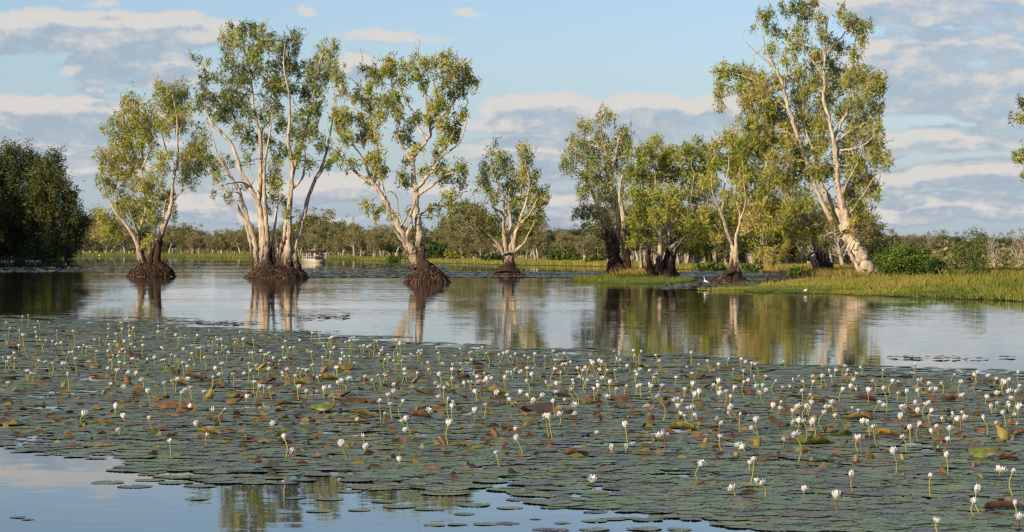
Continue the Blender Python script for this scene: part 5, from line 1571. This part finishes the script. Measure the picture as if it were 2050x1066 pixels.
# ---- flowers: bloom x,y > foot x,y, taken from three enlarged thirds of the photograph
FL5 = """815,640,822,715,c 1360,618,1363,715,c 1388,690,1390,730,b 1640,655,1660,725,c 1308,567,1308,572,c 985,615,993,650,b 943,558,955,585,c 570,592,572,600,o 395,508,405,560,c 552,475,553,505,c 592,520,595,565,c 715,527,733,578,c 1068,485,1073,558,b 1018,495,1028,558,b 910,482,910,488,c 707,400,720,465,c 785,360,797,432,o 868,405,862,460,c 890,395,893,485,o 912,380,918,430,o
975,400,985,440,o 1180,432,1180,438,o 1215,355,1235,445,o 1240,375,1237,440,o 1290,383,1302,435,o 1262,375,1262,405,b 1425,380,1430,435,o 1465,400,1458,440,o 1550,388,1555,430,c 1583,380,1585,475,b 1512,400,1513,420,b 325,320,330,395,b 37,358,42,390,o 145,310,150,350,o 130,305,132,345,o 160,315,157,345,o 220,258,240,335,o 252,262,247,310,o 360,245,363,325,o 305,267,305,290,c 30,255,38,305,o 70,238,72,275,c 15,232,16,250,o 110,130,140,240,c 175,135,180,170,c 195,150,195,200,b 90,180,92,200,o 250,158,252,175,o 293,168,303,215,c 350,110,352,190,c
272,105,272,150,o 350,210,352,260,c 378,188,380,195,o 415,185,415,235,o 327,215,328,270,b 460,207,470,270,o 475,145,475,185,b 518,100,520,130,b 585,100,587,150,b 638,95,640,160,c 618,110,620,150,b 525,175,526,190,o 540,225,540,285,o 517,207,518,260,c 567,230,565,280,o 515,290,512,330,c 525,365,525,372,o 587,378,588,388,o 560,300,578,370,o 595,265,595,300,o 632,245,645,295,o 655,250,662,295,o 615,312,622,350,o 650,310,652,320,o 683,345,685,375,o 705,245,706,260,c 740,240,745,285,c 775,250,785,300,o 788,250,788,300,o 818,225,820,270,b 590,160,592,210,c 600,210,600,250,o 650,185,652,195,o 628,175,633,210,o 680,155,688,190,b
757,85,757,130,c 755,115,760,155,c 793,100,792,140,b 852,90,862,140,b 845,130,845,180,c 940,130,945,190,c 1018,160,1010,200,o 1040,150,1040,190,c 1060,150,1062,170,c 1080,185,1082,195,o 1090,215,1087,250,o 940,190,945,240,o 960,190,960,250,o 883,195,900,215,c 920,215,930,250,o 980,235,983,290,c 1040,215,1045,245,o 930,270,932,285,o 893,280,895,300,c 1060,268,1068,310,o 1035,290,1038,300,c 1115,315,1118,370,o 1050,320,1058,360,o 1020,330,1023,400,o 1165,318,1166,325,o 1190,265,1192,350,o 1205,300,1205,350,c 1230,275,1235,320,o 1268,225,1270,285,o 1285,265,1286,275,o 1285,295,1280,350,o 1290,215,1292,240,o 1310,240,1312,255,o
1338,250,1335,270,o 1365,160,1380,200,o 1385,190,1382,240,c 1355,190,1355,230,c 1170,140,1170,175,o 1323,125,1325,150,o 1433,155,1450,185,c 1525,125,1518,175,b 1585,140,1598,215,c 1552,180,1555,230,c 1490,210,1500,260,o 1545,235,1545,270,c 1365,240,1366,250,o 1355,310,1358,370,c 1375,298,1385,350,o 1412,325,1415,365,c 1425,290,1440,350,o 1448,290,1455,340,o 1465,300,1468,330,o 1495,275,1500,320,o 1535,325,1537,340,c 1610,290,1612,320,c 1630,350,1633,390,o 1663,340,1655,390,o 845,345,840,400,o 895,340,905,370,o 825,345,828,370,o 1210,215,1213,260,o 1195,215,1197,240,o 108,40,110,75,b 235,65,235,85,b 593,50,593,75,b 1023,52,1023,58,c 1000,105,1001,112,b"""
FL6 = """205,652,210,670,c 90,637,115,708,c 378,720,380,728,c 862,675,877,740,o 1338,812,1338,822,o 967,607,995,680,c 955,557,968,600,c 620,535,625,635,c 403,565,398,630,c 410,510,433,580,c 388,515,392,530,o 195,598,205,635,b 1508,540,1518,615,c 1358,575,1362,592,o 1700,585,1695,680,b 1672,595,1675,615,o 1545,632,1546,650,b 1440,662,1440,675,b 1510,655,1512,672,b 1107,495,1125,595,o 1125,500,1143,600,c 1180,487,1175,530,o 1258,483,1260,495,o 752,468,752,515,c 808,432,795,500,o 520,460,522,470,o 638,445,640,515,c 617,408,625,500,b 648,420,655,445,b 388,418,387,495,o 330,433,340,500,o 275,418,282,515,o 300,480,298,515,b
165,515,166,522,c 575,397,585,435,o 32,350,33,450,b 5,355,5,400,c 350,335,372,380,o 345,372,355,430,o 320,388,320,430,o 120,302,113,355,o 85,318,85,350,o 68,320,70,345,o 200,292,208,335,c 240,310,255,358,c 272,285,285,335,o 303,288,295,330,o 402,262,410,310,c 347,215,358,275,b 520,225,530,280,b 523,258,525,275,c 578,285,580,340,c 560,322,562,345,o 575,345,580,390,o 598,350,597,400,o 640,232,640,255,o 640,262,632,310,o 685,225,690,290,o 685,258,686,275,o 700,330,702,338,c 737,320,742,380,b 762,298,755,330,c 778,320,778,375,o 800,315,805,335,o 758,370,762,410,c 855,378,838,420,c 913,385,918,430,o 933,410,960,440,o 975,372,977,440,c
913,275,915,350,b 570,175,577,225,o 585,228,586,235,o 652,188,653,198,o 737,210,738,240,c 768,150,775,195,c 815,175,820,240,o 893,178,897,235,o 915,172,930,220,c 935,195,937,225,b 958,180,962,215,c 1020,198,1022,240,c 1018,255,1012,305,o 1048,250,1060,290,o 1145,165,1150,210,o 1165,185,1166,215,o 1205,175,1215,215,c 1150,260,1148,330,o 1198,235,1205,265,o 1183,275,1187,310,b 1180,325,1190,370,o 1115,325,1116,360,b 1243,325,1260,400,o 1245,355,1268,430,o 1270,255,1275,290,o 1272,295,1273,305,c 1155,370,1150,410,o 1145,420,1155,490,c 1205,410,1215,460,o 1052,415,1070,440,o 1020,385,1018,400,c 1015,315,1025,370,c 1310,315,1312,370,b
1350,355,1355,415,c 1428,322,1435,380,c 1460,355,1472,400,o 1508,345,1510,400,b 1412,395,1428,445,o 1388,303,1380,340,c 1365,320,1367,328,o 1375,260,1365,310,o 1345,230,1362,275,c 1332,215,1340,260,o 1395,220,1398,260,c 1453,165,1455,230,o 1455,260,1467,320,o 1480,210,1481,218,c 1522,240,1528,270,c 1555,185,1557,235,c 1583,165,1580,230,c 1630,265,1645,320,c 1635,345,1650,400,o 1625,330,1626,340,c 32,95,40,130,c 45,150,46,175,c 125,115,135,170,c 105,120,106,150,c 145,95,145,130,b 178,140,185,170,o 195,140,198,175,o 218,145,222,195,c 250,110,252,150,b 290,145,292,175,c 315,180,320,215,o 322,195,318,240,o 357,150,358,200,b 378,120,380,180,c
368,185,370,220,b 75,208,80,240,o 125,190,122,240,o 148,225,150,232,o 62,250,65,290,c 470,165,475,195,o 480,175,483,200,o"""
FL7 = """1570,1005,1580,1060,o 2022,990,2015,1040,o 2005,915,2015,970,b 1770,900,1785,970,o 1790,845,1812,955,b 1535,765,1540,865,b 1985,735,1993,860,b 1915,728,1917,742,o 1935,722,1937,740,o 1107,760,1115,840,b 1020,870,1033,960,c 848,843,850,855,o 625,800,627,865,o 588,785,590,805,o 460,830,467,860,o 572,670,553,800,o 548,685,550,720,o 272,695,268,775,o 490,592,495,610,o 515,602,518,618,o 1340,628,1348,740,c 1387,540,1397,615,o 1630,560,1640,655,o 1628,648,1632,740,c 1135,550,1148,620,o 1155,545,1160,625,b 805,532,812,670,o 735,560,740,605,b 1228,490,1250,600,o 1200,468,1210,550,b 1168,458,1172,475,o 1425,495,1433,590,c 1573,488,1590,530,o
1545,510,1550,540,c 1645,500,1650,570,o 1470,480,1472,560,b 1373,435,1366,535,c 1835,445,1846,525,b 1900,467,1905,545,o 1940,412,1945,485,o 1710,408,1705,505,o 1690,450,1692,465,o 1605,445,1608,475,b 1537,400,1540,465,c 1528,355,1512,435,o 1508,362,1510,435,o 1468,408,1470,418,c 1395,398,1397,406,o 1255,352,1222,400,o 1283,280,1298,400,o 1283,372,1286,395,o 1145,395,1152,440,o 1000,357,1015,420,o 1018,430,1019,438,o 968,380,970,400,o 948,408,965,510,o 887,358,868,420,o 848,455,850,570,o 852,378,843,435,o 818,375,822,395,o 795,460,818,505,o 785,400,795,450,o 900,460,905,540,c 715,385,735,480,o 568,495,580,580,o 585,455,603,520,c
495,420,500,515,b 450,390,490,510,o 388,468,395,525,c 368,445,370,460,b 385,540,403,615,o 255,430,268,495,b 195,425,235,500,o 215,385,213,440,o 235,385,235,455,o 175,415,178,440,o 160,375,162,410,o 175,345,178,370,o 140,340,142,385,o 48,320,72,450,o 68,260,85,340,o 235,255,240,300,c 195,280,190,315,o 270,300,275,330,c 420,290,410,370,o 385,305,387,318,o 445,320,440,370,c 375,240,378,300,c 515,180,518,220,o 515,240,530,325,c 540,235,535,275,c 585,145,592,210,o 460,170,463,235,b 575,210,580,260,b 618,262,632,360,o 590,270,592,280,o 685,235,690,305,b 770,268,771,276,c 895,240,903,335,c 960,235,975,270,b 1068,152,1052,195,o
1018,180,1020,205,o 998,213,1000,240,o 985,180,988,200,b 1130,195,1125,225,o 1125,230,1135,260,c 1158,160,1160,200,c 1103,272,1104,280,o 1080,200,1085,235,b 1228,232,1232,290,o 1197,290,1200,345,c 1358,300,1360,340,o 1360,240,1382,300,o 1472,288,1478,320,o 1528,250,1530,290,o 1545,282,1555,325,o 1560,280,1562,310,o 1603,247,1605,300,o 1700,243,1707,315,o 1715,315,1716,322,o 1780,207,1790,245,c 1855,208,1860,220,o 1930,235,1928,290,o 1940,245,1940,310,c 1975,290,1990,400,o 1975,330,1980,360,o 1845,325,1840,360,o 1870,380,1875,410,b 2020,285,2022,305,o 1960,185,1961,195,b 2025,380,2026,390,o 1968,370,1970,395,c 430,115,432,150,b 735,130,750,160,o"""
flowers = []
for txt, sc, ox, oy in ((FL5, 2.39, 0, 620), (FL6, 2.503, 650, 640), (FL7, 2.733, 1300, 680)):
    for t in txt.split():
        a = t.split(',')
        x, y, fx, fy = (float(q) for q in a[:4])
        flowers.append((ox + x / sc, oy + y / sc, ox + fx / sc, oy + fy / sc, a[4]))
qf = np.random.default_rng(9)
for _ in range(190):
    x, y = qf.uniform(0, 2050), 0
    y = lin(PAD_TOP)(x) + 8 + 130 * qf.beta(1.3, 2.4)
    L_ = qf.uniform(3, 26)
    flowers.append((x + qf.normal() * 3, y - L_, x, y, qf.choice(['o', 'o', 'c', 'b'])))
flowers += [(531, 545, 532, 552, 'o'), (511, 554.5, 511, 556, 'o')]


def petal(mb, n, L, wd, elev, az0, jit, q, cup=0.35, z0=0.0, r0=0.0):
    """one ring of n petals, each a bent kite of 6 corners"""
    for i in range(n):
        a = az0 + 2 * math.pi * i / n + q.normal() * jit
        e = elev + q.normal() * jit
        out = np.array([math.cos(a), math.sin(a), 0])
        sd_ = np.array([-math.sin(a), math.cos(a), 0])
        up = np.array([0, 0, 1.0])
        e2 = e + cup
        b = np.array([0, 0, z0]) + out * r0
        m = b + (out * math.cos(e) + up * math.sin(e)) * L * 0.5
        tp = m + (out * math.cos(e2) + up * math.sin(e2)) * L * 0.5
        w = wd * 0.5
        V = np.array([b - sd_ * w * 0.4, b + sd_ * w * 0.4, m + sd_ * w + up * L * 0.05, m + up * -L * 0.03, m - sd_ * w + up * L * 0.05, tp])
        mb.add(V, q=[[0, 3, 4, 4][:4]][0:0] or None, t=[[0, 1, 3], [1, 2, 3], [0, 3, 4], [3, 2, 5], [4, 3, 5]])


def bloom_mesh(kind, seed):
    q = np.random.default_rng(seed)
    me_parts = {}
    pm, sm, st = MB(), MB(), MB()
    R = 0.064
    if kind == 'o':
        el = q.uniform(0.45, 0.75)
        petal(pm, 7, R * 1.05, R * 0.46, el, q.uniform(0, 6), 0.10, q, 0.25)
        petal(pm, 7, R * 0.98, R * 0.42, el + 0.35, q.uniform(0, 6), 0.10, q, 0.2)
        petal(pm, 5, R * 0.82, R * 0.36, el + 0.65, q.uniform(0, 6), 0.08, q, 0.1)
        petal(sm, 4, R * 0.9, R * 0.34, el - 0.2, q.uniform(0, 6), 0.08, q, 0.3, -0.004)
        petal(st, 8, R * 0.42, R * 0.10, 1.05, 0, 0.1, q, 0.2, 0.004)
    elif kind == 'c':
        petal(pm, 6, R * 1.1, R * 0.52, 1.0, q.uniform(0, 6), 0.06, q, 0.45, 0, R * 0.12)
        petal(pm, 6, R * 1.12, R * 0.46, 1.12, q.uniform(0, 6), 0.06, q, 0.45, 0, R * 0.08)
        petal(sm, 4, R * 0.85, R * 0.36, 0.92, q.uniform(0, 6), 0.08, q, 0.5, -0.004, R * 0.12)
    else:
        petal(pm, 5, R * 1.15, R * 0.40, 1.25, q.uniform(0, 6), 0.03, q, 0.45, 0, R * 0.14)
        petal(sm, 4, R * 0.95, R * 0.36, 1.17, q.uniform(0, 6), 0.03, q, 0.5, -0.004, R * 0.17)
    return pm, sm, st


BL = {}
for kd, cnt in (('o', 7), ('c', 5), ('b', 4)):
    for s in range(cnt):
        pm, sm, st = bloom_mesh(kd, 11 * s + ord(kd))
        rec = [('petals', pm.mesh('petals'), M['petal']), ('sepals', sm.mesh('sepals'), M['sepal'] if kd == 'b' else M['sepal_pale'])]
        if st.n:
            rec.append(('stamens', st.mesh('stamens'), M['stamen']))
        for _, m_, mt in rec:
            m_.materials.append(mt)
        BL.setdefault(kd, []).append(rec)
flowers.sort(key=lambda f: -(f[3]))
KN = {'o': 'open white lily', 'c': 'half-open white lily', 'b': 'closed lily bud'}
stuff_mb = {'petal': MB(), 'sepal': MB(), 'stem': MB()}
nf = 0
for i, (bx, by, fx, fy, kd) in enumerate(flowers):
    foot = G(fx, fy)
    Yd = foot[1]
    q = np.random.default_rng(500 + i)
    hd = P3(bx, by, Yd + q.normal() * 0.04)
    hd[2] = max(hd[2], 0.035)
    ht = hd[2]
    t = np.linspace(0, 1, 6)
    bow = q.normal() * 0.13 * ht
    pts = foot + np.outer(t, hd - foot) + np.outer(np.sin(t * math.pi), [bow, q.normal() * 0.03 * ht, 0])
    pts[0][2] = -0.03
    rs = 0.0072 if Yd < 35 else 0.0085
    sc = q.uniform(0.72, 1.28) * (1.0 if kd != 'b' else 0.95) * (0.92 if Yd > 45 else 1.0)
    d = pts[-1] - pts[-2]
    d /= np.linalg.norm(d)
    rot = Vector((0, 0, 1)).rotation_difference(Vector(d + np.array([q.normal() * .15, q.normal() * .15, 0.3]))).to_euler()
    rec = BL[kd][q.integers(len(BL[kd]))]
    if nf < 300:
        nf += 1
        tall = 'tall stem' if ht > 0.24 else 'low stem' if ht > 0.08 else 'resting on the pads'
        lean = (bx - fx) / max(fy - by, 1)
        ln = '' if ht <= 0.08 else 'leaning ' if abs(lean) > 0.22 else 'straight '
        near = min(range(len(cpos)), key=lambda k: (cpos[k][0] - fx) ** 2 + ((cpos[k][1] - fy) * 2) ** 2)
        dn = math.hypot(cpos[near][0] - fx, (cpos[near][1] - fy) * 2)
        cc, cf = ctok[near][4], ctok[near][3]
        wy = ' by %s %s leaf' % ('an' if CN[cc][0] in 'aeiou' else 'a', CN[cc] + (' rolled' if cf == 'U' else ' curled')) if dn < 70 else ' amid flat pads'
        zn = ', near blue water' if fy > 920 else ', mid mat' if fy > 840 else ''
        rt = empty('water_lily', foot, f'{KN[kd]}, {ln}{tall}{wy}{zn}', 'flower', 'white water lilies above the pads')
        mb = MB()
        mb.tube(pts - foot, np.linspace(rs * 1.1, rs, 6), 5)
        obj('stem', mb.mesh('stem'), M['stem'] if q.random() < 0.8 else M['stem_b'], rt)
        for nm, me, mt in rec:
            o = obj(nm, me, None, rt, hd - foot)
            o.rotation_euler = rot
            o.scale = (sc, sc, sc)
    else:
        stuff_mb['stem'].tube(pts, np.linspace(rs * 1.1, rs, 6), 4)
        Rm = np.array(rot.to_matrix()) * sc
        for nm, me, mt in rec[:2]:
            n = len(me.vertices)
            v = np.empty(n * 3, dtype=np.float32)
            me.vertices.foreach_get('co', v)
            v = v.reshape(-1, 3) @ Rm.T + hd
            f = np.array([list(p.vertices) for p in me.polygons])
            stuff_mb[nm[:-1]].add(v, t=f)
if nf >= 300:
    v_root = empty('distant_water_lilies', (0, 0, 0))
    tag(v_root, kind='stuff')
    for nm, mt, k2 in (('petals', 'petal', 'petal'), ('sepals', 'sepal', 'sepal'), ('stems', 'stem', 'stem')):
        if stuff_mb[k2].n:
            tag(obj(nm, stuff_mb[k2].mesh(nm), M[mt], v_root), kind='stuff')
print('flowers', len(flowers), nf)


# small torn and curled bits of old leaves between the pads
q = np.random.default_rng(31)
bits = {'curl_b': [], 'curl_y': [], 'curl_p': []}
for _ in range(3700):
    a, b = q.uniform(-30, 2090), 640 + 330 * q.beta(1.5, 2.2)
    if not (ptop(a) + 6 < b < pbot(a) - 14) or q.random() > 0.35 + 0.9 * (mnoise.noise(Vector((a * 0.008, b * 0.03, 2.2))) + 0.3):
        continue
    bits[q.choice(['curl_b', 'curl_y', 'curl_p'], p=[.4, .25, .35])].append(G(a, b))
for mk, pp in bits.items():
    V, Q, k = [], [], 0
    for p in pp:
        L, w = q.uniform(0.02, 0.08), q.uniform(0.010, 0.026)
        an = q.uniform(-0.9, 0.9) + (math.pi if q.random() < .5 else 0)
        d_, e_ = np.array([math.cos(an), math.sin(an), 0]), np.array([-math.sin(an), math.cos(an), 0])
        up = np.array([0, 0, q.uniform(0.015, 0.055)])
        b0 = p + np.array([0, 0, 0.012])
        V += [b0 - d_ * L, b0 - d_ * L * .6 + e_ * w + up * .6, b0 + e_ * w * 1.3 + up, b0 + d_ * L * .7 + e_ * w + up * q.uniform(.3, 1.2), b0 + d_ * L, b0 + d_ * L * .3 - e_ * w * .4]
        Q += [[k, k + 5, k + 2, k + 1], [k + 5, k + 4, k + 3, k + 2]]
        k += 6
    tag(obj('leaf_scraps', mesh_np('leaf_scraps', V, [np.array(Q)], {'ang': np.zeros(k)}), M[mk]), kind='stuff')

# ================================================================== TOUR BOAT
def person_mesh(name, shirt, standing, seed):
    """one continuous skinned body: seated or standing, facing +X"""
    q = random.Random(seed)
    if standing:
        J = {'pel': (0, 0, .95), 'chest': (0.02, 0, 1.28), 'neck': (0.02, 0, 1.48), 'head': (0.04, 0, 1.62), 'top': (0.04, 0, 1.72),
             'kl': (.03, .10, .50), 'fl': (-.02, .11, .06), 'kr': (.03, -.10, .50), 'fr': (-.02, -.11, .06), 'tl': (.14, .12, .03), 'tr': (.14, -.12, .03)}
    else:
        J = {'pel': (0, 0, .50), 'chest': (-0.02, 0, .84), 'neck': (0, 0, 1.04), 'head': (0.03, 0, 1.18), 'top': (0.03, 0, 1.28),
             'kl': (.42, .10, .50), 'fl': (.40, .11, .06), 'kr': (.42, -.10, .50), 'fr': (.40, -.11, .06), 'tl': (.54, .12, .03), 'tr': (.54, -.12, .03)}
    cz = J['chest'][2]
    J.update({'sl': (0, .17, cz + .10), 'el': (.05, .23, cz - .16), 'hl': (.22, .17, cz - .26), 'sr': (0, -.17, cz + .10), 'er': (.05, -.23, cz - .16), 'hr': (.24, -.15, cz - .24)})
    names = list(J)
    E = [('pel', 'chest'), ('chest', 'neck'), ('neck', 'head'), ('head', 'top'), ('pel', 'kl'), ('kl', 'fl'), ('fl', 'tl'), ('pel', 'kr'), ('kr', 'fr'), ('fr', 'tr'), ('chest', 'sl'), ('sl', 'el'), ('el', 'hl'), ('chest', 'sr'), ('sr', 'er'), ('er', 'hr')]
    rad = {'pel': .15, 'chest': .16, 'neck': .055, 'head': .10, 'top': .07, 'kl': .07, 'kr': .07, 'fl': .045, 'fr': .045, 'tl': .035, 'tr': .035, 'sl': .065, 'sr': .065, 'el': .045, 'er': .045, 'hl': .038, 'hr': .038}
    me = bpy.data.meshes.new(name)
    me.from_pydata([J[n] for n in names], [(names.index(a), names.index(b)) for a, b in E], [])
    o = bpy.data.objects.new(name, me)
    COL.objects.link(o)
    o.modifiers.new('skin', 'SKIN')
    for i, n in enumerate(names):
        me.skin_vertices[0].data[i].radius = (rad[n], rad[n])
        me.skin_vertices[0].data[i].use_root = (n == 'pel')
    sb = o.modifiers.new('sub', 'SUBSURF')
    sb.levels = sb.render_levels = 1
    dg = bpy.context.evaluated_depsgraph_get()
    out = bpy.data.meshes.new_from_object(o.evaluated_get(dg))
    bpy.data.objects.remove(o)
    for m_ in (shirt, M['skin'], M['pants'], M['hair']):
        out.materials.append(m_)
    nk, pl = J['neck'][2], J['pel'][2]
    for p in out.polygons:
        c = p.center
        p.use_smooth = True
        if c.z > nk:
            p.material_index = 3 if (c.z > J['head'][2] + .04 or c.x < J['head'][0] - .03) else 1
        elif abs(c.y) > .19 and c.z < cz - .02:
            p.material_index = 1
        elif c.z < pl + .06 and (abs(c.y) < .18):
            p.material_index = 2
        else:
            p.material_index = 0
    return out


bo = G(630, 527.2)
phi = math.radians(64)                # the boat's long axis, measured from the picture plane
ax_l = np.array([-math.cos(phi), math.sin(phi)])     # from the near corner back along the lit side
ax_w = np.array([math.sin(phi), math.cos(phi)])      # along the bow
LB, WB = 6.2, 2.15
BS = 0.82
boat = empty('tour_boat', (bo[0], bo[1], 0), 'flat cream tour boat with a dark canopy, carrying passengers past the many-stemmed paperbark', 'boat')
boat.scale = (BS, BS, BS)
rzb = math.atan2(ax_l[1], ax_l[0])


def bpt(l, w, z):
    return np.array([ax_l[0] * l + ax_w[0] * w, ax_l[1] * l + ax_w[1] * w, z])


def bbox_(l0, l1, w0, w1, z0, z1, name, material, parent=boat):
    mb = MB()
    mb.box(bpt((l0 + l1) / 2, (w0 + w1) / 2, (z0 + z1) / 2), ((l1 - l0) / 2, (w1 - w0) / 2, (z1 - z0) / 2), rzb)
    me = mb.mesh(name, False)
    bm = bmesh.new()
    bm.from_mesh(me)
    bmesh.ops.recalc_face_normals(bm, faces=bm.faces[:])
    bmesh.ops.bevel(bm, geom=[e for e in bm.edges], offset=min(0.03, (z1 - z0) * .2, (w1 - w0) * .2), segments=1, affect='EDGES')
    bm.to_mesh(me)
    bm.free()
    return obj(name, me, material, parent)


# hull with a raked bow
mb = MB()
hv = [bpt(l, w, z) for l, w, z in ((0.0, 0, .62), (0.0, WB, .62), (LB, WB, .62), (LB, 0, .62), (0.45, 0.1, -.15), (0.45, WB - .1, -.15), (LB - .1, WB - .1, -.15), (LB - .1, .1, -.15))]
mb.add(hv, q=[[0, 1, 2, 3], [0, 4, 5, 1], [1, 5, 6, 2], [2, 6, 7, 3], [3, 7, 4, 0]])
hm = mb.mesh('hull', False)
bm = bmesh.new()
bm.from_mesh(hm)
bmesh.ops.recalc_face_normals(bm, faces=bm.faces[:])
bm.to_mesh(hm)
bm.free()
obj('hull', hm, M['hull'], boat)
bbox_(-.04, LB + .02, -.04, .04, .623, .72, 'gunwale', M['white'])
bbox_(-.04, LB + .02, WB - .04, WB + .04, .623, .72, 'gunwale', M['white'])
bbox_(-.05, .05, .05, WB - .05, .626, .70, 'gunwale', M['deck'])
bbox_(.2, LB - .3, -.12, WB + .12, 1.88, 2.20, 'canopy', M['canopy'])  # roof made deep: its dark sides stand in for the shade beneath it
for w_ in (0.06, WB - .06):
    for l_ in (.3, 2.2, 4.1, LB - .4):
        mb = MB()
        mb.tube([bpt(l_, w_, .70), bpt(l_, w_, 1.4), bpt(l_, w_, 2.1)], [.03] * 3, 6)
        obj('post', mb.mesh('post'), M['white'], boat)
    mb = MB()
    mb.tube([bpt(.3, w_, 1.12), bpt(3, w_, 1.12), bpt(LB - .4, w_, 1.12)], [.025] * 3, 5)
    obj('rail', mb.mesh('rail'), M['white'], boat)
for l_ in (1.0, 2.2, 3.4, 4.6):
    bbox_(l_, l_ + .45, .25, WB - .25, .63, 1.02, 'bench', M['deck'])
bbox_(LB - .1, LB + .35, .7, 1.4, .1, 1.0, 'outboard_motor', M['white'])
PASS = [(1.15, .50, 'w', 0, 'white shirt, sitting on the front bench of the tour boat'), (1.2, 1.1, 'r', 0, 'rose shirt, sitting on the front bench of the tour boat'), (1.15, 1.65, 'k', 0, 'khaki shirt, sitting on the front bench of the tour boat'),
        (2.4, .55, 'p', 0, 'plum shirt, sitting on the second bench of the tour boat'), (2.4, 1.5, 'n', 0, 'navy shirt, sitting on the second bench of the tour boat'), (3.6, .5, 'r', 0, 'rose shirt, sitting near the lit rail, midway along the tour boat'),
        (3.6, 1.2, 'w', 0, 'white shirt, sitting midway along the tour boat'), (4.8, .5, 'k', 0, 'khaki shirt, sitting on the rear bench of the tour boat'), (4.85, 1.4, 'n', 0, 'navy shirt, sitting on the rear bench of the tour boat'),
        (0.6, 1.75, 'w', 1, 'white shirt, standing in the bow of the tour boat'), (3.0, .35, 'w', 1, 'white shirt, standing by the rail of the tour boat'), (5.5, .5, 'w', 1, 'white shirt, standing at the stern of the tour boat')]
pm_cache = {}
for i, (l_, w_, sh, stn, lab) in enumerate(PASS):
    if (sh, stn) not in pm_cache:
        pm_cache[(sh, stn)] = person_mesh('person', M['shirt_' + sh], bool(stn), i)
    w3 = bpt(l_, w_, 0) * BS + bo
    o = obj('person', pm_cache[(sh, stn)], None, None, (w3[0], w3[1], BS * .625))
    o.scale = (BS, BS, BS)
    o.rotation_euler = (0, 0, rzb + math.pi + random.uniform(-.5, .5))
    tag(o, 'person in a ' + lab, 'person')


# ================================================================== BIRDS
def egret(px, by, hpx, label, crouch=False, face=1):
    p = G(px, by)
    s = hpx * p[1] / F / 0.80
    rt = empty('egret', (p[0], p[1], 0.05), label, 'bird')
    J = [(-.26, 0, .30), (-.10, 0, .36), (.06, 0, .42), (.13, 0, .50), (.09, 0, .60), (.12, 0, .70), (.17, 0, .755), (.21, 0, .76)]
    R_ = [.02, .075, .085, .045, .028, .024, .033, .02]
    if crouch:
        J = [(-.30, 0, .26), (-.12, 0, .32), (.06, 0, .36), (.14, 0, .42), (.12, 0, .48), (.16, 0, .52), (.20, 0, .53), (.24, 0, .53)]
        R_ = [.03, .13, .15, .07, .04, .04, .04, .02]
    mb = MB()
    c = catmull(np.column_stack([np.array(J), R_]), 4)
    mb.tube(c[:, :3] * s * np.array([face, 1, 1]), np.maximum(c[:, 3] * s, .004), 8, cap=True)
    obj('body', mb.mesh('body'), M['feather'], rt)
    e = np.array(J[-1])
    mb = MB()
    mb.tube(np.array([e, e + (.05, 0, -.005), e + (.11, 0, -.02)]) * s * np.array([face, 1, 1]), np.array([.014, .009, .002]) * s, 5)
    obj('beak', mb.mesh('beak'), M['beak'], rt)
    for y_ in (-.03, .03):
        mb = MB()
        mb.tube(np.array([(0, y_, .36), (-.02, y_, .18), (.01, y_, -.02)]) * s * np.array([face, 1, 1]), np.array([.014, .008, .008]) * s, 5)
        obj('leg', mb.mesh('leg'), M['beak'], rt)
    return rt


egret(1413, 575, 19, 'slender white egret with its neck raised, standing at the tip of the grassy bank', face=-1)
egret(1613, 588.5, 11, 'plump white egret crouching at the water edge below the grass', True)
egret(199, 514.5, 6, 'tiny white egret on the far grassy shore near the dark grove', True)
